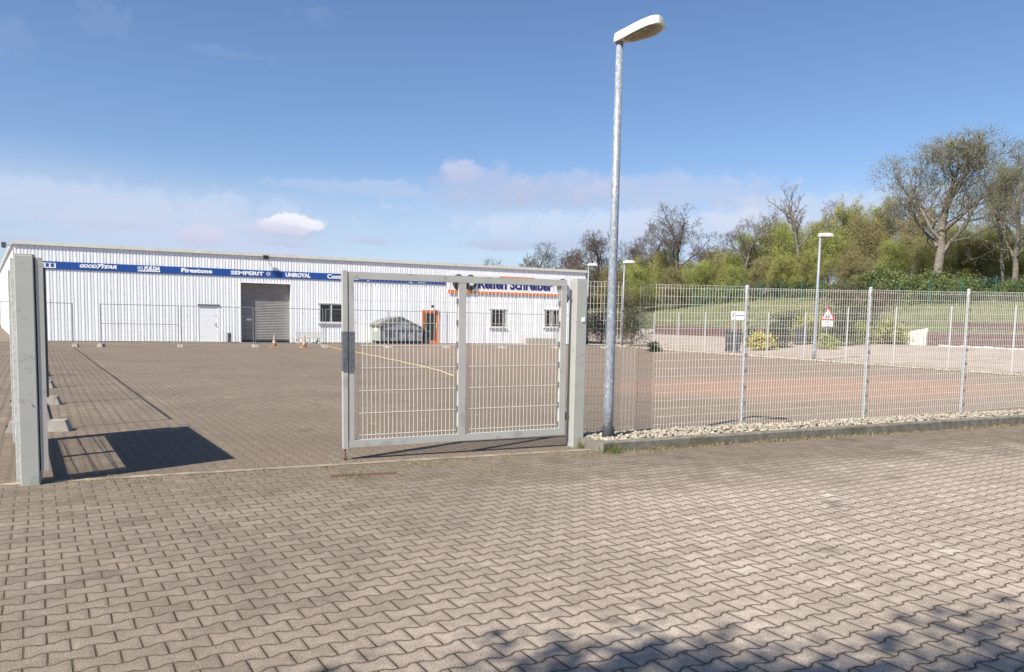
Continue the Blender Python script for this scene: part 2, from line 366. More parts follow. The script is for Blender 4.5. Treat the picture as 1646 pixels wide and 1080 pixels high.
def np_mesh(name, V, F, ms, parent=None, smooth=False):
    """V n*3 array, F m*k array (all faces same size)"""
    me = bpy.data.meshes.new(name); V = np.asarray(V, np.float32); F = np.asarray(F, np.int32); k = F.shape[1]
    me.vertices.add(len(V)); me.vertices.foreach_set('co', V.ravel())
    me.loops.add(F.size); me.loops.foreach_set('vertex_index', F.ravel())
    me.polygons.add(len(F)); me.polygons.foreach_set('loop_start', np.arange(0, F.size, k, dtype=np.int32))
    if smooth: me.polygons.foreach_set('use_smooth', [True] * len(F))
    me.materials.append(M[ms]); me.update(calc_edges=True); me.validate()
    o = bpy.data.objects.new(name, me); COL.objects.link(o)
    if parent: o.parent = parent
    return o


# ---------------------------------------------------------------- terrain
def sstep(a, b, x):
    t_ = min(1, max(0, (x - a) / (b - a))); return t_ * t_ * (3 - 2 * t_)
def hgt(u, v):
    z = .55 * sstep(30, 44, u)
    if u > 44.001:
        z = 1.33 + .155 * (min(u, 78) - 44) + .35 * math.sin(v * .11 + 1) * sstep(46, 60, u) + .2 * math.sin(u * .3 + v * .23) * sstep(46, 56, u)
    if v < 12: z *= sstep(-40, 12, v)
    return z

us = [-900, -300, -120, -60, -30, 0, 15, 28, 30, 32, 34, 36, 38, 40, 42, 43.9, 44.15] + [46 + 2 * i for i in range(23)] + [95, 110, 140, 200, 400, 1200]
vs_ = [-900, -200, -60, -30] + [-20 + 4 * i for i in range(46)] + [180, 230, 400, 1500]
b = MB(); nu = len(us)
b.add([(u, v, hgt(u, v) - .03) for v in vs_ for u in us], [(j * nu + i, j * nu + i + 1, (j + 1) * nu + i + 1, (j + 1) * nu + i) for j in range(len(vs_) - 1) for i in range(nu - 1)])
tag(b.build('ground', 'grassland', smooth=False), kind='structure')
b = MB(); b.add([(-60, -25, 0), (29, -25, 0), (29, 8.23, 0), (-60, 8.23, 0)], [(0, 1, 2, 3)]); tag(b.build('forecourt_paving', 'road'), kind='structure')
b = MB(); b.add([(-60, 8.32, 0), (4.95, 8.32, 0), (4.95, 8.95, 0), (27.6, 8.95, 0), (27.6, 90, 0), (-60, 90, 0)], [(0, 1, 2, 3, 4, 5)]); tag(b.build('yard_paving', 'yard'), kind='structure')
b = MB(); b.add([(-60, 8.225, .004), (4.9, 8.225, .004), (4.9, 8.335, .004), (-60, 8.335, .004)], [(0, 1, 2, 3)]); tag(b.build('threshold_strip', 'edging'), kind='structure')
pu = [28.2 + i * 1.57 for i in range(11)]; b = MB(); n_ = len(pu); pv = [-20 + 4 * i for i in range(24)]
b.add([(min(u, 43.88), v, hgt(min(u, 43.88), v) + .012) for v in pv for u in pu], [(j * n_ + i, j * n_ + i + 1, (j + 1) * n_ + i + 1, (j + 1) * n_ + i) for j in range(len(pv) - 1) for i in range(n_ - 1)])
tag(b.build('path', 'path'), kind='structure')
b = MB(); b.add([(27.6, 8.95, .004), (28.2, 8.95, .004), (28.2, 60, .004), (27.6, 60, .004)], [(0, 1, 2, 3)]); tag(b.build('border_soil_strip', 'soil'), kind='structure')

# kerb in front of the fence, with its short return at the pillar
def kv(u): return 8.06 + (u - 5) * .02 * (1 if u > 5 else 0)
b = MB(); L0 = 4.97
while L0 < 29:
    L1 = min(L0 + 1.0, 29); z1 = .128 + .003 * (L0 - 5); ja = rnd.uniform(-.004, .004)
    M4 = Matrix.Translation((L0, kv(L0), 0)) @ Matrix.Rotation(math.atan(.02), 4, 'Z')
    vsx = [(x, y, z) for x in (.003, L1 - L0 - .003) for (y, z) in ((ja, -.1), (ja, z1 - .02), (ja + .02, z1), (.1, z1), (.1, -.1))]
    b.add([M4 @ Vector(q) for q in vsx], [(4, 3, 2, 1, 0), (5, 6, 7, 8, 9)] + [(i, i + 1, 6 + i, 5 + i) for i in range(4)] + [(4, 0, 5, 9)])
    L0 = L1
b.add([(4.86, 8.5, -.1), (4.96, 8.05, -.1), (5.06, 8.15, -.1), (4.95, 8.62, -.1), (4.86, 8.5, .125), (4.968, 8.06, .125), (5.07, 8.16, .125), (4.95, 8.62, .125)],
      [(0, 1, 5, 4), (1, 2, 6, 5), (2, 3, 7, 6), (3, 0, 4, 7), (4, 5, 6, 7)])
tag(b.build('kerb', 'concrete'), kind='structure')
b = MB(); b.add([(4.95, 8.15, .06), (29, 8.6, .13), (29, 9.02, .10), (4.95, 9.02, 0.02)], [(0, 1, 2, 3)]); tag(b.build('gravel_bed_soil', 'soil'), kind='structure')

# white stones behind the kerb
ico = [(0, 0, 1)] + [(math.cos(a) * .9, math.sin(a) * .9, .42) for a in [i * 1.2566 for i in range(5)]] + [(math.cos(a) * .9, math.sin(a) * .9, -.42) for a in [.628 + i * 1.2566 for i in range(5)]] + [(0, 0, -1)]
icf = [(0, 1 + i, 1 + (i + 1) % 5) for i in range(5)] + [(1 + i, 6 + i, 1 + (i + 1) % 5) for i in range(5)] + [(1 + (i + 1) % 5, 6 + i, 6 + (i + 1) % 5) for i in range(5)] + [(11, 6 + (i + 1) % 5, 6 + i) for i in range(5)]
icov = np.array(ico); icff = np.array(icf); VV = []; FF = []; g = np.random.default_rng(3)
def add_stones(n, fu):
    global VV, FF
    for i in range(n):
        x, y, z, sc = fu()
        s_ = sc * g.uniform(.55, 1.25, 3) * np.array([1, 1, .7]); a = g.uniform(0, 6.28); c_, sn = math.cos(a), math.sin(a)
        q = icov * g.uniform(.78, 1.18, (12, 1)) * s_; q = np.stack([q[:, 0] * c_ - q[:, 1] * sn, q[:, 0] * sn + q[:, 1] * c_, q[:, 2]], 1)
        FF.append(icff + 12 * len(VV)); VV.append(q + np.array([x, y, z]))
def st():
    u = 5.0 + 22 * g.random() ** 1.35; t_ = g.random(); v0 = kv(u) + .12; v1 = 8.95
    return u, v0 + (v1 - v0) * t_, .085 + (u - 5) * .0035 + .03 * g.random() + .02 * (1 - abs(t_ - .5) * 2), g.uniform(.014, .040)
add_stones(5600, st)
tag(np_mesh('gravel_strip', np.concatenate(VV), np.concatenate(FF), 'stone'), 'white rounded gravel filling the strip between kerb and mesh fence', 'gravel', kind='stuff')
VV = []; FF = []
def st2():
    v = g.uniform(9.5, 47); return 27.62 + g.normal() * .12, v, .03, g.uniform(.03, .09) * (1.2 if v > 24 else .8)
add_stones(1500, st2)
tag(np_mesh('gravel_border', np.concatenate(VV), np.concatenate(FF), 'stone'), 'pale stones scattered along the foot of the far yard fence', 'gravel', kind='stuff')


# ---------------------------------------------------------------- wire mesh
def wire_panel(b, P0, P1, z0a, z0b, z1a, z1b, dv, dh, rv, rh, n=4, double=False, zlist=None):
    """upright wires every dv, horizontals every dh between two plan points"""
    P0 = Vector(P0); P1 = Vector(P1); Ln = (P1 - P0).length; d = (P1 - P0) / Ln; nv = max(1, int(Ln / dv))
    nx = Vector((-d.y, d.x))
    for i in range(nv + 1):
        t_ = i / nv; p = P0 + (P1 - P0) * t_
        b.tube([(p.x, p.y, z0a + (z0b - z0a) * t_), (p.x, p.y, z1a + (z1b - z1a) * t_)], rv, n, cap=False)
    H_ = z1a - z0a; zs = zlist if zlist else [i * dh for i in range(int(H_ / dh) + 1)]
    for z in zs:
        for sgn in ((-1, 1) if double else (1,)):
            o = nx * (rv + rh) * sgn
            b.tube([(P0.x + o.x, P0.y + o.y, z0a + z), (P1.x + o.x, P1.y + o.y, z0b + z)], rh, n, cap=False)
    return b

# ---------------------------------------------------------------- gate pillars
def pillar(u0, u1, v0, v1, h, label, marks):
    p = empty('gate_pillar', ((u0 + u1) / 2, (v0 + v1) / 2, 0), label, 'gate pillar', 'gate pillars')
    cu, cv = (u0 + u1) / 2, (v0 + v1) / 2
    b = MB(); b.bbox(u0 - cu, u1 - cu, v0 - cv, v1 - cv, 0, h, .007); b.build('post', 'pillarpaint', p)
    b = MB(); b.bbox(u0 - cu + .004, u1 - cu - .004, v0 - cv + .004, v1 - cv - .004, h + .0005, h + .012, .004); b.build('cap', 'pillarpaint', p)
    if marks == 'right':
        b = MB(); b.bbox(.0, .052, v0 - cv - .008, v0 - cv - .001, 1.60, 1.655, .002); b.build('number_plate', 'white', p)
    return p, cu, cv
PL, _, _ = pillar(-1.17, -1.02, 8.17, 8.36, 2.10, 'thick grey steel gate pillar at the left side of the open entrance', 'left')
b = MB(); b.tube([(0.035, -.0955, .74), (.035, -.102, .74)], .006, 8); b.build('bolt', 'gatedark', PL)
PR, _, _ = pillar(4.78, 4.935, 8.50, 8.69, 2.13, 'thick grey steel gate pillar between the closed gate leaf and the mesh fence', 'right')

# ---------------------------------------------------------------- gate leaves (hinge at x=0, free end at x=-W)
def gate_leaf(name, loc, rz, label, W, board, hy=0, hx=.022):
    g_ = empty(name, loc, label, 'gate leaf', 'double gate', rz)
    y0, y1 = -.03, .03; zb, zt = .12, 2.08; fw = .085
    b = MB(); b.box(-W, 0, y0, y1, zt - .078, zt); b.box(-W, 0, y0, y1, zb, zb + .08)
    b.box(-fw * .95, 0 - .001, y0 + .001, y1 - .001, zb + .08, zt - .078)
    b.box(-W + .055, -W + .055 + fw * .75, y0 + .001, y1 - .001, zb + .08, zt - .078)
    b.build('frame', 'gatepaint', g_)
    b = MB(); b.box(-W - .004, -W + .048, y0 - .006, y1 + .006, zb - .012, zt + .012); b.build('stop_bar', 'gatepaint', g_)
    b = MB(); b.box(-W + .0485, -W + .0545, y0 - .004, y1 + .002, zb + .1, zt - .02); b.build('seam', 'blackgap', g_)
    b = MB(); b.box(-W / 2 - .045, -W / 2 + .045, y0 + .002, y1 - .002, zb + .081, zt - .079); b.build('centre_stile', 'gatepaint', g_)
    for a, c in ((-W + .125, -W / 2 - .045), (-W / 2 + .045, -fw * .95)):
        b = MB(); wire_panel(b, (a, 0), (c, 0), zb + .08, zb + .08, zt - .08, zt - .08, .0495, .26, .0029, .0021, 4, True, [.05, .30, .555, .81, 1.065, 1.32, 1.575])
        b.build('mesh_panel', 'wire', g_)
        for z in [.05, .30, .555, .81, 1.065, 1.32, 1.575]:
            b = MB(); b.box(c - .02, c - .001, -.012, .012, zb + .09 + z - .03, zb + .09 + z + .03); b.build('mesh_clip', 'wiredark', g_)
    # lock cover
    b = MB(); b.box(-W - .006, -W + .046, y0 - .012, y1 + .012, .98, 1.42); b.build('lock_cover', 'gatedark', g_)
    b = MB(); b.box(-W + .057, -W + .057 + .07, y0 - .01, y1 + .01, .98, 1.42)
    b.build('lock_cover', 'gatedark', g_)
    b = MB(); b.tube([(-W + .02, 0, -.015), (-W + .02, 0, .112)], .010, 8); b.tube([(-W + .02, 0, -.0), (-W + .02, 0, .01)], .03, 8); b.build('drop_bolt', 'rust', g_)
    for z in (.35, 1.85):
        b = MB(); b.tube([(hx, hy, z - .05), (hx, hy, z + .05)], .014, 8); b.box(*((-.002, .075, -.008, .008) if not hy else (hx - .02, hx + .02, hy - .02, y0 - .001)), z - .02, z + .02); b.build('hinge', 'gatedark', g_)
    b = MB(); b.prism([(-.085, zt - .079), (-.085, zt - .30), (-.125, zt - .079)], -.012, .012, 'y'); b.build('corner_gusset', 'gatepaint', g_)
    if board:
        b = MB(); b.box(-W + .13, -.09, .034, .052, .80, 2.0); b.build('solid_panel', 'greymetal', g_)
    return g_
LF = gate_leaf('gate_leaf', (4.70, 8.61, 0), R(1.4), 'closed grey gate leaf with fine wire mesh, hinged to the right pillar', 2.84, False)
LF.rotation_euler[1] = -.007; LF.location.z = .04
# the open leaf swings inwards: its free end points into the yard
LL = gate_leaf('gate_leaf', (-.978, 8.19, 0), 0, 'open grey gate leaf swung into the yard behind the left pillar', 2.84, True, -.034, -.30)
LL.rotation_euler[2] = math.atan2(-2.82, .40)      # -x axis points to (-.37, 2.82)

# ---------------------------------------------------------------- long mesh fence on the kerb
def zt_(u): return 2.13 + max(0, u - 7.5) * .024
def zb_(u): return .05 + max(0, u - 5) * .017
F1 = empty('mesh_fence', (4.95, 8.85, 0), 'long pale mesh fence on round posts above the white gravel strip', 'fence')
def fpanel(u0, u1, top=None, m='wire'):
    b = MB(); h0 = (zt_(u0) if top is None else top) - zb_(u0); h1 = (zt_(u1) if top is None else top) - zb_(u1)
    o0 = u0 - 4.95; o1 = u1 - 4.95
    zs = [i * .112 for i in range(int(h0 / .112) + 1)] + [h0]
    wire_panel(b, (o0, 0), (o1, 0), zb_(u0), zb_(u1), zb_(u0) + h0, zb_(u1) + h1, .0505, .112, .0026, .0022, 4, False, zs)
    return b.build('mesh_panel', m, F1)
fpanel(4.97, 5.67); fpanel(5.67, 5.97, 1.25, 'wiremid')
fposts = [7.86, 10.39, 12.76, 15.2, 17.7, 20.2, 22.7, 25.2, 27.6]
pr = 5.97
for u in fposts: fpanel(pr, u); pr = u
for u in fposts:
    b = MB(); b.tube([(u - 4.95, .045, 0), (u - 4.95, .045, zt_(u) + .03)], .028, 10); b.tube([(u - 4.95, .045, zt_(u) + .03), (u - 4.95, .045, zt_(u) + .045)], [.030, .022], 10)
    b.build('post', 'post', F1, smooth=False)
    for k in range(9):
        z = zb_(u) + .12 + k * .235; b = MB(); b.box(u - 4.95 - .014, u - 4.95 + .014, -.004, .012, z - .02, z + .02); b.build('post_clip', 'wiredark', F1)

# perimeter fence turning back behind the left pillar
F2 = empty('mesh_fence', (-1.20, 8.42, 0), 'dense mesh fence seen edge-on, running back behind the left gate pillar', 'fence')
b = MB(); wire_panel(b, (0, 0), (-.40, 2.5), .15, .15, 2.05, 2.05, .05, .2, .003, .0035, 4, True); b.build('mesh_panel', 'wiremid', F2)
b = MB(); b.bbox(-.03, .03, -.06, 0.0, 0, 2.08, .004); b.build('post', 'post', F2)
b = MB(); b.bbox(-.43, -.37, 2.5, 2.56, 0, 2.08, .004); b.build('post', 'post', F2)

# ---------------------------------------------------------------- far yard fence
F3 = empty('mesh_fence', (28, 9, 0), 'thin mesh fence with white posts along the right-hand edge of the yard', 'fence')
vp = [10.28 + 2.47 * i for i in range(15)]
b0 = None
for i, v in enumerate(vp):
    h = 2.5 if v < 26 else 2.28
    b = MB(); b.tube([(0, v - 9, 0), (0, v - 9, h)], .033, 8); b.build('post', 'post', F3)
    if i + 1 < len(vp):
        h2 = 2.5 if vp[i + 1] < 26 else 2.28
        b = MB(); wire_panel(b, (0, v - 9), (0, vp[i + 1] - 9), .06, .06, h - .04, h2 - .04, .10, .2, .0022, .0026, 3); b.build('mesh_panel', 'wiremid', F3)
print('fences done')

# ---------------------------------------------------------------- temporary fence panels and their feet
def temp_panel_parts(root, L, midrail=False):
    b = MB(); r = .019
    b.tube([(0.05, 0, .12), (.05, 0, 2.0)], r, 8); b.tube([(L - .05, 0, .12), (L - .05, 0, 2.0)], r, 8)
    b.tube([(.03, 0, 1.98), (L - .03, 0, 1.98)], r * .8, 8); b.tube([(.05, 0, .2), (L - .05, 0, .2)], r * .8, 8)
    if midrail: b.tube([(.05, 0, 1.08), (L - .05, 0, 1.08)], r * .8, 6)
    b.build('tube_frame', 'tempgrey', root)
    b = MB(); wire_panel(b, (.05, 0), (L - .05, 0), .2, .2, 1.98, 1.98, .1, .26, .0021, .0021, 3); b.build('wire_grid', 'tempgrey', root)
G1 = 'temporary fence panels'
places = [(-6.95, 'half hidden behind the left gate pillar, in front of the hall', 0), (-2.5, 'between the first gap and the white door, with a middle rail', 1), (.93, 'in front of the white side door', 0), (4.38, 'in front of the dark roller door', 0),
          (7.85, 'in front of the double window, left of the gate leaf', 0), (11.2, 'in front of the grey lidded skip', 0), (14.55, 'in front of the orange door', 0), (17.95, 'in front of the square barred window', 0), (21.45, 'in front of the stacked slabs', 0)]
srcs = {}
for i, (u, lab, mid) in enumerate(places):
    lb = 'temporary wire fence panel ' + lab
    if mid not in srcs:
        r = empty('temporary_fence_panel', (u, 40.5, 0), lb, 'fence panel', G1); temp_panel_parts(r, 3.42, mid); srcs[mid] = r
    else:
        dup(srcs[mid], (u, 40.5 + rnd.uniform(-.05, .05), 0), R(rnd.uniform(-1.2, 1.2)), lb)
ub, vb = -1.47, 11.9
left_feet = []
for i in range(9):
    dir_ = Vector((-.135, 1)).normalized(); p = Vector((ub, vb)) + dir_ * (3.42 * (i - .0)); left_feet.append(p)
    if i < 8:
        dup(srcs[0], (p.x, p.y, 0), math.atan2(dir_.y, dir_.x) + R(rnd.uniform(-.8, .8)), 'temporary fence panel along the left yard edge, %s' % ['nearest the gate pillar', 'second behind the gate pillar', 'third behind the gate pillar', 'fourth behind the gate pillar', 'fourth from the hall', 'third from the hall', 'second from the hall', 'nearest the hall'][i])
def foot_block(loc, rz, label):
    f = empty('fence_foot', loc, label, 'fence foot', 'fence feet', rz)
    b = MB(); a, c, h = .37, .115, .145
    vs = [(-a, -c, 0), (a, -c, 0), (a, c, 0), (-a, c, 0), (-a + .05, -c + .02, h), (a - .05, -c + .02, h), (a - .05, c - .02, h), (-a + .05, c - .02, h)]
    b.add(vs, [(3, 2, 1, 0), (4, 5, 6, 7), (0, 1, 5, 4), (1, 2, 6, 5), (2, 3, 7, 6), (3, 0, 4, 7)])
    b.build('body', 'block', f)
    for x in (-.12, -.04, .04, .12):
        b = MB(); b.tube([(x, 0, h + .001), (x, 0, h + .004)], .024, 10); b.build('tube_hole', 'blackgap', f)
    b = MB(); b.box(-a - .002, -a + .03, -.06, .06, .02, .085); b.build('hand_hole', 'blackgap', f)
    return f
ord_ = ['first', 'second', 'third', 'fourth', 'fifth', 'sixth', 'seventh', 'eighth', 'ninth']
fb = None
for i, p in enumerate(left_feet):
    lb = 'grey trapezoid fence foot, %s from the left gate pillar along the left yard edge' % ord_[i]
    if fb is None: fb = foot_block((p.x, p.y, 0), R(-7), lb)
    else: dup(fb, (p.x, p.y, 0), R(-8 + rnd.uniform(-4, 4)), lb)
fplaces = [(-3.5, 'grey fence foot at the left end of the gap, far side of the yard'), (-2.45, 'grey fence foot at the right end of the gap, far side of the yard'), (.93, 'grey fence foot left of the white side door'), (4.38, 'grey fence foot at the left part of the roller door'),
           (7.85, 'grey fence foot under the double window'), (11.2, 'grey fence foot in front of the left end of the skip'), (14.55, 'grey fence foot in front of the black wheelie bin'), (17.95, 'grey fence foot between the orange door and the square window'), (21.45, 'grey fence foot right of the square window'), (24.85, 'grey fence foot in front of the stacked slabs')]
for u, lb in fplaces: dup(fb, (u, 40.5, 0), R(-90 + rnd.uniform(-8, 8)), lb)

# ---------------------------------------------------------------- the hall
V0 = 47.6; U0, U1 = -6.84, 27.46; HZ = 5.08
hall = empty('warehouse', (U0, V0, 0), 'long white hall clad in ribbed sheet with a dark roller door, standing across the yard', 'building')
HX = lambda u: u - U0
ops = [(4.38, 7.2, 0, 3.48), (2.05, 3.13, 0, 2.09), (8.89, 10.32, 1.24, 2.38), (15.4, 16.57, 0, 2.16), (20.18, 21.3, 1.13, 2.31), (24.24, 25.39, 1.19, 2.37)]
bp_ = []; x = U0
prof = [(.0, 0), (.010, .042), (.042, .042), (.056, 0), (.15, 0), (.175, .014), (.225, .014), (.25, 0), (.32, 0)]
pts = []
while x < U1 - .01:
    for dx, y in prof[:-1]: pts.append((x + dx, y))
    x += .32
pts = [(p, q) for p, q in pts if p < U1] + [(U1, 0)]
def yat(u):
    for (a, ya), (c, yc) in zip(pts, pts[1:]):
        if a <= u <= c: return ya + (yc - ya) * (u - a) / max(1e-6, c - a)
    return 0
for (a, c, _, _) in ops: pts += [(a, yat(a)), (c, yat(c))]
pts = sorted(set(pts)); b = MB()
for (a, ya), (c, yc) in zip(pts, pts[1:]):
    if c - a < 1e-5: continue
    mid = (a + c) / 2; spans = [(.03, HZ)]
    for (oa, oc, z0, z1) in ops:
        if oa < mid < oc:
            spans = [(z1, HZ)] if z0 < .1 else [(.03, z0), (z1, HZ)]
    for z0, z1 in spans:
        b.add([(HX(a), ya, z0), (HX(c), yc, z0), (HX(c), yc, z1), (HX(a), ya, z1)], [(0, 1, 2, 3)])
b.build('ribbed_wall', 'clad', hall)
b = MB(); b.box(0, HX(U1), .5, 27, 0, HZ); b.box(0, .3, .04, .499, 0, HZ); b.box(HX(U1) - .3, HX(U1), .04, .499, 0, HZ); b.box(.301, HX(U1) - .301, .1, .499, 3.6, HZ); b.build('wall', 'clad', hall)
b = MB(); b.box(.02, HX(U1) - .02, .02, .05, -.02, .029); b.box(.32, HX(U1) - .32, .04, .49, -.03, -.005); b.build('plinth', 'greymetal', hall)
b = MB(); b.box(-.05, HX(U1) + .05, -.07, 27.05, HZ + .001, HZ + .03); b.build('roof', 'roof', hall)
b = MB(); b.box(-.06, HX(U1) + .06, -.09, -.06, HZ - .03, HZ + .14); b.box(-.06, HX(U1) + .06, -.058, .12, HZ + .11, HZ + .139); b.box(-.06, -.03, -.058, 27, HZ - .03, HZ + .138); b.box(HX(U1) + .03, HX(U1) + .06, -.058, 27, HZ - .03, HZ + .138)
b.build('roof_trim', 'trim', hall)
# roller door, set deep in its opening
b = MB(); n = 34; a0, a1 = HX(4.38) + .02, HX(7.2) - .02; zz = [.16 + i * (3.30 / n) for i in range(n + 1)]
for i in range(n):
    z0, z1 = zz[i], zz[i + 1]; zm = (z0 + z1) / 2
    b.add([(a0, .40, z0), (a1, .40, z0), (a1, .382, zm), (a0, .382, zm), (a1, .402, z1 - .006), (a0, .402, z1 - .006), (a1, .41, z1), (a0, .41, z1)], [(0, 1, 2, 3), (3, 2, 4, 5), (5, 4, 6, 7)])
rd = b.build('roller_door', 'slat', hall)
b = MB(); b.box(a0, a1, .375, .42, .10, .159); b.build('bottom_rail', 'greymetal', rd)
b = MB(); b.box(a0 + .32, a0 + .6, .372, .38, 1.28, 1.40); b.build('notice', 'white', rd)
b = MB(); b.box(HX(4.38) - .07, HX(4.38) - .0, -.006, .42, 0, 3.55); b.box(HX(7.2), HX(7.2) + .09, -.006, .42, 0, 3.55); b.box(HX(4.38) + .0005, HX(7.2) - .0005, -.005, .42, 3.48, 3.55); b.build('door_frame', 'clad', hall)
b = MB(); b.box(HX(4.38), HX(7.2), .41, .499, 0, 3.48); b.build('dark_interior', 'blackgap', hall)
# white side door
a0, a1 = HX(2.05), HX(3.13)
b = MB(); b.box(a0 + .03, a1 - .03, .02, .06, .02, 2.06); sd = b.build('side_door', 'clad', hall)
b = MB(); b.tube([(a1 - .12, .02, 1.0), (a1 - .12, -.03, 1.0), (a1 - .22, -.03, 1.0)], .012, 6); b.box(a1 - .135, a1 - .105, .012, .02, .9, 1.12); b.build('handle', 'greymetal', sd)
b = MB(); b.tube([(a1 - .12, .02, 1.55), (a1 - .12, .005, 1.55)], .03, 8); b.build('lock', 'greymetal', sd)
b = MB(); b.box(a0, a0 + .029, -.004, .06, 0, 2.09); b.box(a1 - .029, a1, -.004, .06, 0, 2.09); b.box(a0 + .03, a1 - .03, -.003, .06, 2.061, 2.09); b.build('side_door_frame', 'clad', hall)
b = MB(); b.box(a0 - .02, a1 + .1, -.05, -.002, 2.11, 2.17); b.build('rain_strip', 'greymetal', hall)
# orange framed glass door
a0, a1 = HX(15.4), HX(16.57)
b = MB(); b.box(a0, a0 + .11, -.03, .09, 0, 2.16); b.box(a1 - .11, a1, -.03, .09, 0, 2.16); b.box(a0 + .111, a1 - .111, -.029, .09, 2.05, 2.159)
b.box(a0 + .12, a0 + .20, -.01, .05, .02, 2.04); b.box(a1 - .20, a1 - .12, -.01, .05, .02, 2.04); b.box(a0 + .201, a1 - .201, -.009, .05, .02, .20); b.box(a0 + .201, a1 - .201, -.009, .05, 1.95, 2.039)
od = b.build('glass_door', 'orange', hall)
b = MB(); b.box(a0 + .2, a1 - .2, .01, .03, .2, 1.95); b.build('pane', 'pane', od)
b = MB(); [b.box(a0 + .2 + i * .11, a0 + .215 + i * .11, -.005, .008, .2, 1.95) for i in range(1, 7)]; b.build('bars', 'greymetal', od)
b = MB(); b.box(a1 - .19, a1 - .16, -.05, -.02, .95, 1.25); b.build('handle', 'white', od)
# barred windows
def window(a, c, z0, z1, mull):
    a, c = HX(a), HX(c)
    b = MB(); b.box(a - .03, a + .06, -.02, .1, z0, z1); b.box(c - .06, c + .03, -.02, .1, z0, z1); b.box(a + .061, c - .061, -.019, .1, z1 - .06, z1 - .001); b.box(a + .061, c - .061, -.019, .1, z0 + .001, z0 + .06)
    if mull: b.box((a + c) / 2 - .06, (a + c) / 2 + .06, -.018, .1, z0 + .061, z1 - .061)
    wdw = b.build('window', 'whiteframe', hall)
    b = MB(); b.box(a + .05, c - .05, .05, .07, z0 + .05, z1 - .05); b.build('pane', 'pane', wdw)
    b = MB(); nb = int((c - a) / .125); [b.box(a + .07 + i * (c - a - .14) / nb - .007, a + .07 + i * (c - a - .14) / nb + .007, -.035, -.021, z0 + .02, z1 - .02) for i in range(nb + 1)]
    b.box(a, c, -.045, -.036, (z0 + z1) / 2 - .01, (z0 + z1) / 2 + .01); b.build('bars', 'greymetal', wdw)
    b = MB(); b.box(a - .08, c + .08, -.09, .02, z0 - .07, z0 - .002); b.build('sill', 'whiteframe', wdw)
    b = MB(); b.box(a - .09, c + .08, -.05, -.002, z1 + .002, z1 + .06); b.build('lintel_strip', 'trim', wdw)
window(8.89, 10.32, 1.24, 2.38, True); window(20.18, 21.3, 1.13, 2.31, False); window(24.24, 25.39, 1.19, 2.37, True)
b = MB()
for a, c, z0, z1 in ops:
    if z0 > .1 or a > 15: b.box(HX(a), HX(c), .101, .49, z0, z1)
b.build('window_backing', 'blackgap', hall)

# side wing whose wall runs back at an angle from the left corner
wing = empty('side_wing', (-6.9, 48.2, 0), 'white side wing running back from the left corner of the hall', 'building')
b = MB(); b.prism([(0, 0), (0, 36.8), (-6.4, 36.8)], 0, 5.0, 'z'); b.build('wall', 'clad', wing)
b = MB(); b.prism([(-.12, -.1), (.01, 36.9), (-6.55, 36.9)], 5.001, 5.12, 'z'); b.build('roof', 'trim', wing)
hs_ = empty('house', (-17.5, 96, 0), 'distant house with a red tiled roof, beyond the left corner of the hall', 'house')
b = MB(); b.box(-4, 4, 0, 9, 0, 4.2); b.build('wall', 'whiteframe', hs_)
b = MB(); b.prism([(-4.4, 4.2), (4.4, 4.2), (0, 7.2)], -.3, 9.3, 'y'); b.build('roof', 'tile', hs_)

# ---------------------------------------------------------------- lettering
def text_part(name, s, m, parent, x0, x1, z0, z1, y, shear=0, bold=.02, space=1.0):
    cu = bpy.data.curves.new(name, 'FONT'); cu.body = s; cu.size = 1; cu.offset = bold; cu.shear = shear; cu.extrude = .02; cu.space_character = space; cu.resolution_u = 3
    o = bpy.data.objects.new(name, cu); COL.objects.link(o); dg = bpy.context.evaluated_depsgraph_get()
    me = bpy.data.meshes.new_from_object(o.evaluated_get(dg)); bpy.data.objects.remove(o)
    co = np.empty(len(me.vertices) * 3, np.float32); me.vertices.foreach_get('co', co); co = co.reshape(-1, 3)
    mn = co.min(0); mx = co.max(0); out = np.empty_like(co)
    out[:, 0] = x0 + (co[:, 0] - mn[0]) / (mx[0] - mn[0]) * (x1 - x0)
    out[:, 2] = z0 + (co[:, 1] - mn[1]) / (mx[1] - mn[1]) * (z1 - z0)
    out[:, 1] = y - (co[:, 2] - mn[2]) * .25
    me.vertices.foreach_set('co', out.ravel()); me.materials.clear(); me.materials.append(M[m]); me.update()
    q = bpy.data.objects.new(name, me); COL.objects.link(q); q.parent = parent; return q

band = empty('sign_band', (-7 + .2, V0, 0), 'long blue advertising band with white tyre brand names under the eaves of the hall', 'sign')
BX = lambda u: u + 6.8
b = MB(); b.box(BX(-6.7), BX(16.98), -.035, -.012, 3.83, 4.235); b.build('board', 'blue', band)
def bt(s, a, c, z0=3.93, z1=4.13, **k):
    k['bold'] = k.get('bold', .02) + .015; return text_part('lettering', s, 'white', band, BX(a), BX(c), z0 - .02, z1 + .02, -.037, **k)
bt('PIRELLI', -6.35, -4.91, 3.90, 4.10); bt('GOOD', -3.81, -2.98, 3.98, 4.14, shear=.3, bold=.05); bt('YEAR', -2.80, -2.02, 3.98, 4.14, shear=.3, bold=.05)
b = MB(); b.box(BX(-6.35), BX(-4.91), -.045, -.037, 4.125, 4.15)
b.prism([(BX(-3.02), 3.93), (BX(-2.93), 3.96), (BX(-2.80), 4.10), (BX(-2.62), 4.20), (BX(-2.72), 4.205), (BX(-3.0), 4.17), (BX(-2.9), 4.12)], -.045, -.037, 'y')
b.box(BX(-1.0), BX(.12), -.045, -.037, 3.89, 3.96)
for i in range(4): b.box(BX(-1.0 + i * .07), BX(-.965 + i * .07), -.045, -.037, 3.99, 4.16)
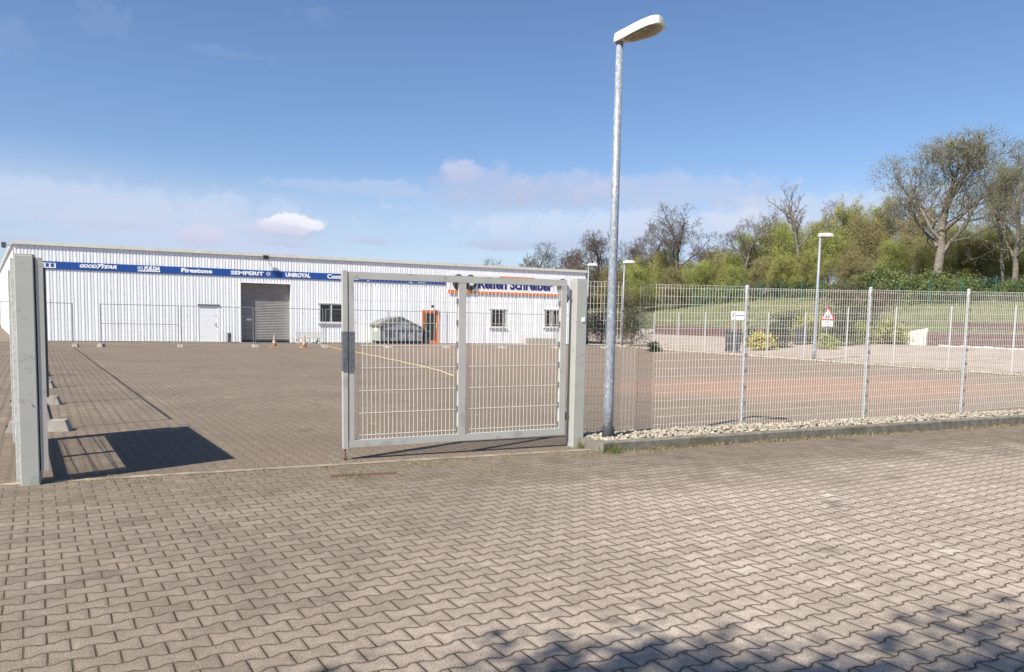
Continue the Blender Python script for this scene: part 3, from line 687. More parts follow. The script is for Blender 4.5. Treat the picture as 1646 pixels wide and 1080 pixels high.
b.box(BX(11.82), BX(11.95), -.045, -.037, 3.86, 3.90); b.box(BX(14.5), BX(14.75), -.045, -.037, 3.87, 3.91); b.box(BX(15.1), BX(15.6), -.045, -.037, 3.87, 3.90)
ring = [(math.cos(a), math.sin(a)) for a in [i * math.pi / 12 for i in range(24)]]
rc = (BX(5.93), 4.045)
for i in range(24):
    (c0, s0), (c1, s1) = ring[i], ring[(i + 1) % 24]
    b.prism([(rc[0] + c0 * .12, rc[1] + s0 * .11), (rc[0] + c1 * .12, rc[1] + s1 * .11), (rc[0] + c1 * .092, rc[1] + s1 * .084), (rc[0] + c0 * .092, rc[1] + s0 * .084)], -.045, -.037, 'y')
b.prism([(rc[0] - .06, rc[1] + .05), (rc[0] - .03, rc[1] + .06), (rc[0] + .06, rc[1] - .05), (rc[0] + .03, rc[1] - .06)], -.045, -.037, 'y')
b.build('emblem', 'white', band)
bt('FULDA', -.70, .12, 3.99, 4.17, shear=.25, bold=.06); bt('Firestone', 1.2, 2.84, 3.95, 4.16, bold=.05, space=1.1); bt('SEMPERIT', 3.84, 5.66, 3.94, 4.13, bold=.03)
bt('UNIROYAL', 6.91, 8.37, 3.93, 4.15, bold=.045); bt('Continental', 9.36, 11.3, 3.93, 4.16, bold=.03)

sg = empty('shop_sign', (17.2, V0, 0), 'wide white shop sign with tyre pictures, dark blue name and orange underline', 'sign')
b = MB(); b.box(.0, 8.5, -.05, -.015, 3.32, 4.62); b.build('board', 'white', sg)
b = MB(); b.box(-.02, 1.35, -.085, -.052, 3.30, 3.52); b.box(1.36, 8.1, -.075, -.052, 3.34, 3.48); b.box(3.6, 6.2, -.075, -.052, 4.44, 4.53)
[b.box(1.36 + i * 1.1, 1.42 + i * 1.1, -.08, -.0755, 3.30, 3.52) for i in range(6)]
b.build('orange_line', 'orange', sg)
for cx in (.65, 1.5, 8.35):
    b = MB(); b.tube([(cx, -.052, 4.07), (cx, -.16, 4.07), (cx, -.20, 4.07)], [.40, .40, .33], 20); o = b.build('tyre_picture', 'black', sg)
    for v_ in o.data.vertices: v_.co.z = 4.03 + (v_.co.z - 4.07) * 1.27
b = MB()
for cx in (1.55, ): b.tube([(cx, -.201, 4.02), (cx, -.205, 4.02)], .2, 16)
b.build('rim_picture', 'whiteframe', sg)
text_part('lettering', 'Reifen Schreiber', 'blueink', sg, 2.06, 7.63, 3.66, 4.36, -.052, bold=.04)

# lamps and cameras on the hall
def flood(loc, label, rz=0, s=1):
    f = empty('floodlight', loc, label, 'floodlight', 'wall lamps on the hall', rz)
    b = MB(); b.box(-.16 * s, .16 * s, -.42 * s, -.26 * s, -.13 * s, .1 * s); b.build('housing', 'greymetal', f)
    b = MB(); b.box(-.13 * s, .13 * s, -.43 * s, -.421 * s, -.1 * s, .07 * s); b.build('glass', 'pane', f)
    b = MB(); b.tube([(0, 0, -.02), (0, -.26 * s, 0)], .02, 6); b.box(-.05, .05, -.012, -.002, -.08, .05); b.build('bracket', 'greymetal', f)
    return f
flood((5.75, V0, 5.0), 'small dark floodlight fixed under the eaves above the roller door')
flood((16.1, V0, 2.42), 'small grey lamp on the wall just above the orange door', 0, .55)
f = flood((-6.86, V0 + .3, 5.0), 'pale floodlight on a bracket at the left end of the hall roof', R(-80), 1.2)

# ---------------------------------------------------------------- street lamps
def street_lamp(loc, label, H, r0, r1, rz, hl, tilt, group='street lamps', detail=False):
    s = empty('street_lamp', loc, label, 'street lamp', group, rz)
    b = MB(); b.tube([(0, 0, 0), (0, 0, .5), (0, 0, H * .5), (0, 0, H)], [r0, r0 * .97, (r0 + r1) / 2, r1], 20); b.build('pole', 'galv', s, smooth=True)
    if detail:
        b = MB(); b.tube([(0, 0, -.06), (0, 0, .19), (0, 0, .202)], [r0 + .012, r0 + .010, r0 + .002], 20); b.build('base_collar', 'collar', s, smooth=True)
    # lantern along +x, ring sections
    n = 16; secs = []
    T_ = [0, .04, .14, .3, .48, .66, .82, .93, .985, 1]; W_ = [.34, .50, .56, .68, .86, .98, 1.0, .88, .66, .35]; Ht = [.55, .84, .90, .93, .98, 1.0, .98, .90, .74, .42]
    hw, hh = hl * .235, hl * .235
    vs = []
    for t_, w_, h_ in zip(T_, W_, Ht):
        for k in range(n):
            a = math.pi * k / (n - 1); vs.append(((t_ * hl) - .09 * hl, math.cos(a) * hw * w_, max(0, math.sin(a)) ** .75 * hh * h_))
    fs = [(i * n + k, i * n + k + 1, (i + 1) * n + k + 1, (i + 1) * n + k) for i in range(len(T_) - 1) for k in range(n - 1)]
    fs += [tuple(range(n))[::-1], tuple((len(T_) - 1) * n + k for k in range(n))]
    fs += [(i * n, (i + 1) * n, (i + 1) * n + n - 1, i * n + n - 1) for i in range(len(T_) - 1)]
    Mx = Matrix.Translation((0, 0, H - .01)) @ Matrix.Rotation(-tilt, 4, 'Y')
    b = MB(); b.add([Mx @ Vector(q) for q in vs], fs); hd = b.build('lamp_head', 'lamphead', s, smooth=False)
    # lens bowl under the housing
    vs = []; m_ = 9
    for t_, w_ in zip([.22, .30, .45, .62, .78, .90, .95], [.25, .6, .72, .86, .88, .62, .25]):
        for k in range(m_):
            a = math.pi * k / (m_ - 1); vs.append(((t_ * hl) - .09 * hl, math.cos(a) * hw * w_, -.004 - math.sin(a) * hh * .42 * w_))
    fs = [(i * m_ + k + 1, i * m_ + k, (i + 1) * m_ + k, (i + 1) * m_ + k + 1) for i in range(6) for k in range(m_ - 1)] + [tuple(range(m_)), tuple(6 * m_ + k for k in range(m_))[::-1]]
    b = MB(); b.add([Mx @ Vector(q) for q in vs], fs); b.build('lens', 'lens', hd, smooth=True)
    return s
street_lamp((5.28, 8.47, .06), 'tall galvanised street lamp in the white gravel beside the right gate pillar', 5.03, .066, .044, math.atan2(-.54, .335), .64, R(10), detail=True)
street_lamp((27.85, 26.8, 0), 'street lamp with cream head behind the fence, left of the triangular sign', 5.75, .085, .05, 0, .8, R(2))
street_lamp((28.25, 43.9, 0), 'distant street lamp just right of the tall near lamp pole', 5.55, .08, .045, 0, .85, R(2))
street_lamp((29.0, 49.9, 0), 'distant street lamp rising above the right corner of the hall', 5.75, .08, .045, 0, .8, R(2))

# ---------------------------------------------------------------- small things in front of the hall
def cone(loc, label):
    c = empty('traffic_cone', loc, label, 'traffic cone', 'traffic cones by the roller door')
    b = MB(); b.bbox(-.19, .19, -.19, .19, 0, .035, .01); b.build('base', 'coneo', c)
    b = MB(); pr_ = [(.035, .135), (.2, .105), (.21, .104), (.33, .082), (.335, .081), (.46, .058), (.47, .056), (.58, .036), (.66, .028)]
    b.tube([(0, 0, z) for z, r in pr_], [r for z, r in pr_], 14); b.build('body', 'coneo', c, smooth=True)
    b = MB(); b.tube([(0, 0, .22), (0, 0, .33)], [.107, .086], 14, cap=False); b.build('stripe', 'conewhite', c)
    b = MB(); b.tube([(0, 0, .43), (0, 0, .52)], [.069, .052], 14, cap=False); b.build('stripe', 'conewhite', c)
    return c
c1 = cone((5.33, 40.6, 0), 'faded orange and white traffic cone standing before the roller door')
dup(c1, (6.76, 40.2, 0), .3, 'faded orange and white traffic cone right of the roller door, beside the grey cart')
pc = empty('ashtray_column', (3.70, 47.25, 0), 'slim grey litter column against the wall left of the roller door', 'litter bin')
b = MB(); b.bbox(-.1, .1, -.09, .09, 0, .56, .01); b.build('body', 'greymetal', pc)
b = MB(); b.box(.01, .085, -.096, -.089, .33, .46); b.build('opening', 'blackgap', pc)
# low cart
ct = empty('flatbed_cart', (8.0, 46.3, 0), 'low pale grey cart with a rail basket parked by the wall under the double window', 'cart')
b = MB(); b.box(-.72, .72, -.35, .35, .30, .40); b.build('deck', 'trim', ct)
b = MB()
for z in (.45, .52, .60, .67): b.tube([(-.74, -.35, z), (.74, -.35, z), (.74, .35, z), (-.74, .35, z), (-.74, -.35, z)], .013, 6)
for x in np.linspace(-.74, .74, 7): b.tube([(x, -.35, .38), (x, -.35, .70)], .010, 5); b.tube([(x, .35, .38), (x, .35, .70)], .010, 5)
b.build('basket', 'post', ct)
for x in (-.6, .05, .6):
    b = MB(); b.box(x - .03, x + .03, -.33, -.27, .10, .30); b.tube([(x, -.33, .09), (x, -.27, .09)], .09, 12); b.build('wheel', 'whiteframe', ct)
for x in (-.6, .6):
    b = MB(); b.box(x - .03, x + .03, .27, .33, .10, .30); b.tube([(x, .27, .09), (x, .33, .09)], .09, 12); b.build('wheel', 'whiteframe', ct)
# lidded skip
sk = empty('lidded_skip', (13.35, 45.5, 0), 'large grey steel skip with a gabled dark lid, standing beside the orange door', 'skip')
b = MB(); b.prism([(-1.05, .22), (1.38, .22), (1.5, .95), (.05, 1.60), (-1.15, 1.20)], 0, 2.1, 'y'); b.build('body', 'skip', sk)
b = MB(); b.box(-1.22, -1.152, .02, 2.08, .2, 1.18); b.build('side_plate', 'skipside', sk)
b = MB(); b.box(-1.226, -1.221, .7, 1.4, .75, 1.1); b.build('sticker', 'sticker', sk)
for x in (-.75, -.2, .35, .9): b = MB(); b.box(x - .035, x + .035, -.05, -.001, .25, 1.05); b.build('rib', 'skip', sk)
b = MB(); b.box(-1.1, 1.42, -.06, -.002, .88, .95); b.build('cross_rail', 'skip', sk)
b = MB(); b.box(-.9, -.35, -.012, -.001, .45, .72); b.build('pocket', 'greymetal', sk)
b = MB(); b.prism([(-1.36, 1.17), (-1.34, 1.11), (-1.1, 1.23), (.05, 1.605), (1.62, .90), (1.68, .95), (.08, 1.70), (-.55, 1.58), (-1.15, 1.36)], -.05, 2.2, 'y'); b.build('lid', 'lid', sk)
b = MB(); b.prism([(-1.38, 1.08), (-1.0, 1.19), (.0, 1.52), (0, 1.56), (-1.0, 1.23), (-1.38, 1.12)], -.08, -.051, 'y'); b.build('lid_rim', 'skip', sk)
for x in (-.9, 1.2):
    for y in (.2, 1.9): b = MB(); b.tube([(x - .05, y, .11), (x + .05, y, .11)], .11, 12); b.box(x - .06, x + .06, y - .1, y + .1, .1, .22); b.build('wheel', 'black', sk)
b = MB(); b.box(-1.0, 1.35, .1, 2.0, .12, .219); b.build('underframe', 'black', sk)
wb = empty('wheelie_bin', (15.13, 45.9, 0), 'small black wheelie bin between the skip and the orange door', 'bin')
def bin_parts(r_, w_, d_, h_, m_):
    b = MB(); k = .85
    b.add([(-w_ * k, -d_ * k, .05), (w_ * k, -d_ * k, .05), (w_ * k, d_ * k, .05), (-w_ * k, d_ * k, .05), (-w_, -d_, h_ - .08), (w_, -d_, h_ - .08), (w_, d_, h_ - .08), (-w_, d_, h_ - .08)], [(3, 2, 1, 0), (4, 5, 6, 7), (0, 1, 5, 4), (1, 2, 6, 5), (2, 3, 7, 6), (3, 0, 4, 7)])
    b.box(-w_ * 1.02, w_ * 1.02, -d_ * 1.03, -d_ * .99, h_ - .16, h_ - .09); b.build('body', m_, r_)
    b = MB(); b.prism([(-d_ * 1.1, h_ - .079), (d_ * 1.05, h_ - .079), (d_ * 1.05, h_ - .02), (d_ * .3, h_), (-d_ * .8, h_ - .03)], -w_ * 1.06, w_ * 1.06, 'x'); b.build('lid', m_, r_)
    for s_ in (-1, 1):
        b = MB(); b.tube([(s_ * w_ * .95, d_ * .7, .1), (s_ * w_ * .8, d_ * .7, .1)], .1, 12); b.build('wheel', 'black', r_)
bin_parts(wb, .24, .28, .86, 'bin')
for (loc, lb, rz) in [((30.3, 35.3, .02), 'dark grey waste container behind the fence, directly under the small white board', -.35), ((38.6, 38.4, .33), 'dark grey waste container left of the triangular warning sign', -.5)]:
    q = empty('waste_container', loc, lb, 'bin', 'grey waste containers', rz); bin_parts(q, .36, .36, 1.22, 'bin')
ss = empty('slab_stack', (23.6, 46.9, 0), 'low stack of grey brown stone slabs against the hall under the right window', 'slab stack')
for k in range(3):
    for i in range(5):
        b = MB(); x = -1.15 + i * .46 + rnd.uniform(-.01, .01); b.bbox(x, x + .44, -.24, .22, k * .152 + .0, k * .152 + .148, .012); b.build('slab', 'conc_light', ss)
# yellow hose across the yard
b = MB(); hp = [(8.6, 47.0), (8.35, 43), (8.1, 38), (8.12, 35), (8.15, 31), (8.05, 26.8), (7.85, 23), (7.5, 19.8)]
hv = []
for i in range(len(hp) - 1):
    for k in range(6):
        t_ = k / 6; hv.append((hp[i][0] * (1 - t_) + hp[i + 1][0] * t_ + .05 * math.sin(i * 2.1 + t_ * 6.28), hp[i][1] * (1 - t_) + hp[i + 1][1] * t_, .02))
b.tube(hv, .015, 6); tag(b.build('hose', 'hose', smooth=True), 'pale yellow hose lying across the yard towards the closed gate leaf', 'hose')
# rusty slot drain and its frame, in front of the gate
dr = empty('drain_grate', (1.88, 7.66, 0), 'rusty narrow drain grate in the pavers in front of the gate leaf', 'drain', rz=R(-5))
b = MB(); b.box(-.34, .34, -.045, -.035, .0005, .006); b.box(-.34, .34, .035, .045, .0005, .006); b.build('frame', 'rust', dr)
b = MB(); [b.box(-.33 + i * .033, -.315 + i * .033, -.0345, .0345, .0006, .005) for i in range(20)]; b.build('bars', 'rust', dr)
b = MB(); b.box(-.335, .335, -.034, .034, .0002, .001); b.build('slot', 'blackgap', dr)

# ---------------------------------------------------------------- behind the far fence
wl = empty('retaining_wall', (44, 8, 0), 'low dark red block retaining wall between the path and the grass slope', 'wall')
b = MB(); nb = 0
for v in np.arange(0, 54, .55):
    if 25.1 < v < 27.1: continue
    z0 = hgt(43.9, v + 8) - .1
    for k in range(4): b.bbox(-.22 + rnd.uniform(-.02, .02), .1, v + .004 + (k % 2) * .0, v + .545, z0 + k * .235 + .004, z0 + (k + 1) * .235, .012)
b.build('blocks', 'brick', wl)
pal = empty('palisade_row', (43.85, 33.1, 0), 'short row of white palisade stones set in the dark red retaining wall', 'palisades')
for i in range(8):
    b = MB(); b.bbox(-.1, .1, i * .25, i * .25 + .17, .3, 1.62 - .045 * i, .03); b.build('palisade_stone', 'palisade', pal)
stp = empty('garden_steps', (42.7, 62.2, 0), 'pale steps climbing the slope at the far end of the dark red wall', 'steps')
for i in range(6):
    b = MB(); b.box(i * .38, i * .38 + .5, 0, 2.4, .3, .62 + i * .15); b.build('step', 'conc_light', stp)
tw = empty('terrace_wall', (46.2, 8, 0), 'upper low terrace wall of dark red blocks on the grass slope at the far right', 'wall')
b = MB()
for v in np.arange(0, 25, .6):
    z0 = hgt(46.2, v + 8) - .1
    for k in range(2): b.bbox(-.2 + rnd.uniform(-.02, .02), .1, v + .004, v + .595, z0 + k * .24 + .004, z0 + (k + 1) * .24, .012)
b.build('blocks', 'brick', tw)
pe = empty('path_edging', (43.55, 9, 0), 'line of white edging stones along the foot of the dark red wall', 'edging')
b = MB()
for v in np.arange(0, 23, .7):
    z0 = hgt(43.55, v + 9); b.bbox(-.07 + rnd.uniform(-.03, .03), .07, v + rnd.uniform(0, .05), v + .62, z0, z0 + rnd.uniform(.05, .09), .015)
b.build('edging_stones', 'palisade', pe)
# boards
bd = empty('notice_board', (40, 46.1, 0), 'small white board on two posts above the left waste container', 'sign', rz=R(-24))
z0 = hgt(40, 46)
b = MB(); b.box(-.55, .55, -.02, .02, 2.0, 2.62); b.build('board', 'white', bd)
b = MB(); b.prism([(-.5, 2.2), (-.42, 2.2), (-.30, 2.5), (-.38, 2.5)], -.03, -.021, 'y'); b.box(-.25, .4, -.028, -.021, 2.26, 2.34); b.build('emblem', 'blue', bd)
for s_ in (-1, 1):
    b = MB(); b.tube([(s_ * .4, .045, z0 - .1), (s_ * .4, .045, 2.6)], .025, 8); b.build('post', 'post', bd)
ws = empty('warning_sign', (37.75, 35.4, hgt(37.75, 35.4)), 'triangular red-edged children warning sign with a white plate below', 'road sign', rz=R(-22))
Z = -hgt(37.75, 35.4)
tri_ = lambda s_, zc=2.30: [(-.45 * s_, zc - .27 * s_), (.45 * s_, zc - .27 * s_), (0, zc + .52 * s_)]
b = MB(); b.prism([(x, z + Z) for x, z in tri_(1)], -.012, 0, 'y'); b.build('red_triangle', 'signred', ws)
b = MB(); b.prism([(x, z + Z) for x, z in tri_(.74)], -.016, -.0125, 'y'); b.build('white_field', 'white', ws)
b = MB()
for (x, s_) in ((-.085, .8), (.07, 1.0)):
    zc = 2.16 + Z
    b.tube([(x, -.022, zc + .2 * s_), (x, -.018, zc + .2 * s_)], .03 * s_, 10)
    b.prism([(x - .03, zc + .17 * s_), (x + .03, zc + .17 * s_), (x + .04, zc + .06 * s_), (x + .09, zc - .04 * s_), (x + .06, zc - .05 * s_), (x, zc + .03 * s_), (x - .06, zc - .06 * s_), (x - .09, zc - .04 * s_), (x - .03, zc + .06 * s_)], -.022, -.017, 'y')
    b.prism([(x + .02, zc + .15 * s_), (x + .09, zc + .09 * s_), (x + .08, zc + .07 * s_), (x + .02, zc + .11 * s_)], -.022, -.017, 'y')
b.build('children_symbol', 'black', ws)
b = MB(); b.box(-.36, .36, -.012, 0, 1.62 + Z, 1.99 + Z); pl_ = b.build('lower_plate', 'white', ws)
b = MB(); b.box(-.28, .2, -.016, -.0125, 1.86 + Z, 1.90 + Z); b.box(-.2, .28, -.016, -.0125, 1.74 + Z, 1.78 + Z); b.build('plate_text', 'wiredark', pl_)
b = MB(); b.tube([(0, .03, 0), (0, .03, 2.8 + Z)], .03, 8); b.build('post', 'post', ws)
# green fence on the slope
gf = empty('green_fence', (60, 28, 0), 'tall dark green mesh fence along the top of the grass slope', 'fence')
for i in range(20):
    v = 28 + i * 2.9; z = hgt(60, v); zn = hgt(60, v + 2.9)
    b = MB(); b.tube([(0, v - 28, z - .1), (0, v - 28, z + 2.15)], .045, 6); b.build('post', 'green', gf)
    b = MB(); wire_panel(b, (0, v - 28), (0, v - 25.1), z, zn, z + 2.05, zn + 2.05, .12, .2, .005, .005, 3); b.build('mesh_panel', 'green', gf)
print('objects done')

# ---------------------------------------------------------------- trees
def grow(seed, H, spread, levels, kids_, r0, up=.25, trunk_frac=.28, wob=.22, lean=(0, 0), len0=.62, dec=.62, droop=0):
    """returns arrays of tube verts/faces and list of twig end points"""
    g_ = random.Random(seed); V = []; F = []; ends = []
    def tube(pts, rads, n):
        base_ = len(V)
        for i, p in enumerate(pts):
            d = (pts[min(i + 1, len(pts) - 1)] - pts[max(i - 1, 0)]).normalized()
            a = d.cross(Vector((0, 0, 1)) if abs(d.z) < .95 else Vector((1, 0, 0))).normalized(); c = d.cross(a)
            for k in range(n):
                an = 2 * math.pi * k / n; V.append(p + (a * math.cos(an) + c * math.sin(an)) * rads[i])
        for i in range(len(pts) - 1):
            for k in range(n): F.append((base_ + i * n + k, base_ + i * n + (k + 1) % n, base_ + (i + 1) * n + (k + 1) % n, base_ + (i + 1) * n + k))
    def rv(): return Vector((g_.uniform(-1, 1), g_.uniform(-1, 1), g_.uniform(-1, 1)))
    def br(p, d, L, r, lv):
        seg = 6 if lv == 0 else (4 if lv < 3 else 3); pts = [p]; rads = [r]; dirs = [d]
        r_end = r * (.35 if lv > 0 else .55)
        for i in range(seg):
            d = (d + rv() * wob * (1 if lv else .35) + Vector((0, 0, up * (.35 if lv else .1) - droop * (lv > 2)))).normalized()
            p = p + d * (L / seg); pts.append(p); dirs.append(d); rads.append(r + (r_end - r) * (i + 1) / seg)
        tube(pts, rads, 7 if lv == 0 else (5 if lv == 1 else (4 if lv == 2 else 3)))
        if lv >= levels: ends.append(pts[-1]); ends.append(pts[-2]); return
        k = kids_[lv]
        for j in range(k):
            t_ = (.38 if lv == 0 else .22) + (1 - (.38 if lv == 0 else .22)) * (j + g_.random() * .8) / k; t_ = min(t_, .999)
            if lv == 0: t_ = trunk_frac / len0 * .9 + (1 - trunk_frac / len0 * .9) * (j + g_.random() * .7) / k if trunk_frac < len0 else t_; t_ = min(max(t_, .1), .999)
            i = min(int(t_ * seg), seg - 1); fr = t_ * seg - i; q = pts[i].lerp(pts[i + 1], fr); dd = dirs[i + 1]
            az = j * 2.4 + g_.uniform(-.5, .5); side = dd.cross(Vector((math.cos(az), math.sin(az), .3))).normalized()
            ang = g_.uniform(.55, 1.0) * spread * (1 if lv else 1.05 - .45 * t_)
            nd = (dd * math.cos(ang) + side * math.sin(ang)).normalized()
            ll = L * dec * g_.uniform(.75, 1.2) * (1.15 - .45 * t_)
            br(q, nd, ll, max(.016, (rads[i] * (1 - fr) + rads[i + 1] * fr) * (.58 if lv == 0 else .55)), lv + 1)
        ends.append(pts[-1])
    br(Vector((0, 0, -.2)), Vector((lean[0], lean[1], 1)).normalized(), H * len0, r0, 0)
    V = np.array([tuple(q) for q in V]); E_ = np.array([tuple(q) for q in ends])
    top = V[:, 2].max(); V *= H / top; E_ *= H / top
    return V, np.array(F), E_

def leaves(seed, E_, n, jit, size, asp=.7):
    g_ = np.random.default_rng(seed); idx = g_.integers(0, len(E_), n); c = E_[idx] + g_.normal(0, jit, (n, 3)); c[:, 2] = np.maximum(c[:, 2], .1)
    a = g_.normal(size=(n, 3)); a /= np.linalg.norm(a, axis=1)[:, None]; b_ = np.cross(a, g_.normal(size=(n, 3))); b_ /= np.linalg.norm(b_, axis=1)[:, None]
    s_ = (g_.uniform(.5, 1.2, (n, 1)) * size); a = a * s_; b_ = b_ * s_ * asp
    V = np.stack([c - a, c + b_ * .9, c + a, c - b_ * .9], 1).reshape(-1, 3); F = np.arange(4 * n).reshape(-1, 4)
    return V, F

def add_tree(name, seed, label, cat, group, bark, leafm=None, nleaf=0, jit=.4, size=.12, part='trunk', **kw):
    t_ = empty(name, (0, 0, 0), label, cat, group)
    V, F, E_ = grow(seed, **kw); np_mesh(part, V, F, bark, t_, smooth=True)
    if nleaf:
        LV, LF_ = leaves(seed + 5, E_, nleaf, jit, size); np_mesh('crown', LV, LF_, leafm, t_)
    return t_

def at(px, Y):
    r = (px - 823) / 1236; X = r * Y
    return X * math.cos(YAW) + Y * math.sin(YAW), -X * math.sin(YAW) + Y * math.cos(YAW)
def put(src, Hsrc, px, Y, ytop, label, wid=1.0, rz=None, first=[None]):
    u, v = at(px, Y); z = hgt(u, v) - .1; hy = 515 + .0201 * (px - 823); ztop = EYE + (hy - ytop) * Y / 1236; s_ = (ztop - z) / Hsrc
    rz = rnd.uniform(0, 6.28) if rz is None else rz
    if not src.get('used'):
        src['used'] = 1; src.location = (u, v, z); src.rotation_euler[2] = rz; src.scale = (s_ * wid, s_ * wid, s_); src['label'] = label; return src
    return dup(src, (u, v, z), rz, label, (s_ * wid, s_ * wid, s_))

GB = 'bare trees at the edge of the wood'; GL = 'leafing trees of the wood'
oakA = add_tree('oak_tree', 11, 'x', 'tree', GB, 'barkpale', 'bud', 26000, .26, .046, H=17, spread=.98, levels=5, kids_=[9, 6, 5, 5, 4], r0=.36, up=.40, trunk_frac=.28, len0=.68, dec=.60, wob=.30)
bareA = add_tree('bare_tree', 21, 'x', 'tree', GB, 'bark', H=13, spread=1.0, levels=5, kids_=[9, 6, 5, 4, 4], r0=.25, up=.32, trunk_frac=.34, len0=.74, dec=.56, wob=.26)
bareB = add_tree('bare_tree', 35, 'x', 'tree', GB, 'bark', H=13, spread=1.05, levels=5, kids_=[8, 6, 5, 4, 3], r0=.25, up=.28, trunk_frac=.36, len0=.66, dec=.60, wob=.3)
bareC = add_tree('bare_tree', 47, 'x', 'tree', GB, 'barkred', 'shrubred', 5200, .35, .045, H=12, spread=1.0, levels=5, kids_=[10, 6, 5, 4, 4], r0=.22, up=.33, trunk_frac=.2, len0=.7, dec=.58, wob=.26)
stag = add_tree('dead_tree', 58, 'x', 'tree', GB, 'barkpale', H=15, spread=1.25, levels=4, kids_=[12, 6, 5, 4], r0=.30, up=.20, trunk_frac=.48, len0=.82, dec=.40, wob=.36)
green = [add_tree('leafing_tree', 61 + i, 'x', 'tree', GL, 'bark', m_, 24000, jj, .068, H=10, spread=1.05, levels=4, kids_=[18, 7, 5, 3], r0=.17, up=.24, trunk_frac=.02, len0=.74, dec=.60, wob=.3)
         for i, (m_, jj) in enumerate([('leaf1', .24), ('leaf2', .20), ('leaf3', .26), ('leaf1', .17)])]
print('tree protos')
for (sr, Hs, px, Y, yt, wid, lb) in [
    (oakA, 17, 1496, 68.5, 213, 1.5, 'largest oak, with spreading budding crown, above the right half of the long mesh fence'),
    (stag, 15, 1284, 83, 293, .8, 'stag-headed dying tree with thick trunk, just left of the lamp with the cream head'),
    (oakA, 17, 1622, 63, 255, 1.05, 'tall half-bare oak at the right edge of the view'),
    (stag, 15, 1604, 66, 262, .7, 'narrow broken-topped tree between the largest oak and the right edge'),
    (bareA, 13, 1085, 103, 330, 1.3, 'bare round-crowned tree to the right of the tall lamp pole'),
    (bareB, 13, 1040, 108, 350, 1.0, 'slim bare tree between the lamp pole and the round-crowned bare tree'),
    (bareB, 13, 1186, 92, 343, 1.15, 'bare tree with sparse upswept branches midway along the wood edge'),
    (bareC, 12, 966, 118, 372, 1.3, 'reddish bare tree directly left of the tall lamp pole'),
    (bareA, 13, 855, 128, 389, 1.4, 'bare round tree rising above the roof of the hall'),
    (bareC, 12, 915, 128, 402, 1.5, 'low reddish bare tree above the right end of the hall roof'),
    (bareA, 13, 780, 135, 416, 1.3, 'twiggy low tree top barely showing over the hall roof'),
    (bareC, 12, 1005, 116, 386, 1.2, 'reddish bare tree just right of the tall lamp pole'),
    (bareC, 12, 1125, 118, 395, 1.3, 'low twiggy tree between two bare trees of the wood'),
    (bareB, 13, 1440, 92, 300, 1.2, 'thin bare tree behind the left branches of the largest oak'),
    (bareA, 13, 1345, 100, 322, 1.1, 'twiggy tree right of the cream-headed lamp, behind the green trees'),
    (bareA, 13, 1240, 104, 345, 1.1, 'twiggy tree behind the left side of the stag-headed tree')]:
    put(sr, Hs, px, Y, yt, lb, wid)
gl = [(0, 1585, 72, 428, 1.5), (2, 1556, 80, 424, 1.5), (1, 1628, 80, 424, 1.5), (3, 1600, 84, 405, 1.4), (0, 1535, 72, 432, 1.4), (0, 1012, 112, 412, 1.0), (1, 1045, 118, 405, 1.1), (0, 1062, 106, 398, .9), (1, 985, 112, 425, 1.2), (1, 940, 120, 425, 1.3), (2, 1030, 100, 425, 1.0), (2, 1110, 100, 418, 1.1), (1, 1140, 108, 396, 1.1),
      (0, 1165, 98, 400, 1.0), (2, 1205, 96, 372, .95), (0, 1232, 102, 352, .85), (1, 1215, 88, 412, 1.1), (2, 1262, 88, 358, .9), (3, 1310, 100, 345, .85), (2, 1325, 86, 368, .9), (3, 1352, 94, 318, .8), (1, 1385, 88, 345, .9), (0, 1405, 96, 318, .8),
      (2, 1430, 80, 385, 1.0), (1, 1462, 88, 335, .9), (0, 1480, 78, 390, 1.0), (3, 1520, 86, 350, .85), (2, 1545, 76, 395, 1.0), (0, 1570, 82, 352, .85), (1, 1605, 74, 372, 1.0), (2, 1640, 76, 355, .9), (0, 1675, 74, 340, .9), (1, 1720, 74, 330, 1.0), (0, 1290, 82, 398, 1.1), (1, 1360, 78, 402, 1.1), (3, 1250, 84, 405, 1.0), (2, 1180, 92, 425, 1.1), (1, 1080, 98, 430, 1.2), (3, 1510, 74, 410, 1.0), (2, 1610, 70, 408, 1.0), (1, 1655, 68, 405, 1.0), (0, 880, 125, 430, 1.4), (3, 1780, 76, 330, 1.0), (2, 1850, 78, 330, 1.1)]
kinds = ['olive green leafing tree', 'brownish green leafing tree', 'fresh green leafing tree', 'grey green leafing tree']
def where(px):
    L_ = [(900, 'behind the hall roof'), (960, 'above the right corner of the hall'), (1020, 'close to the tall lamp pole'), (1075, 'under the slim bare tree right of the lamp pole'), (1130, 'beside the bare round-crowned tree'), (1175, 'left of the sparse upswept tree'), (1222, 'around the sparse upswept tree'), (1275, 'left of the stag-headed tree'), (1335, 'above the cream-headed lamp'), (1375, 'right of the cream-headed lamp'), (1425, 'left of the largest oak'), (1470, 'under the left limbs of the largest oak'), (1530, 'beside the trunk of the largest oak'), (1590, 'right of the largest oak'), (1650, 'at the right edge of the wood'), (2000, 'beyond the right edge of the view')]
    for a, s_ in L_:
        if px < a: return s_
seen = {}
for (k, px, Y, yt, wid) in sorted(gl, key=lambda q: q[1]):
    row_ = 'tall' if yt < 375 else ('mid-height' if yt < 408 else 'low')
    lb = '%s %s %s' % (row_, kinds[k], where(px))
    if lb in seen: lb += ', the one further right'
    seen[lb] = 1
    put(green[k], 10, px, Y, yt, lb, wid)
UR = random.Random(5)
scrub = add_tree('scrub_bush', 77, 'green scrub bush directly behind the green fence', 'bush', 'scrub behind the green fence', 'bark', 'scrubleaf', 5000, .22, .085, part='stems', H=2.6, spread=1.25, levels=2, kids_=[16, 9], r0=.05, up=.15, trunk_frac=.01, len0=.66, dec=.75, wob=.35)
first_ = True
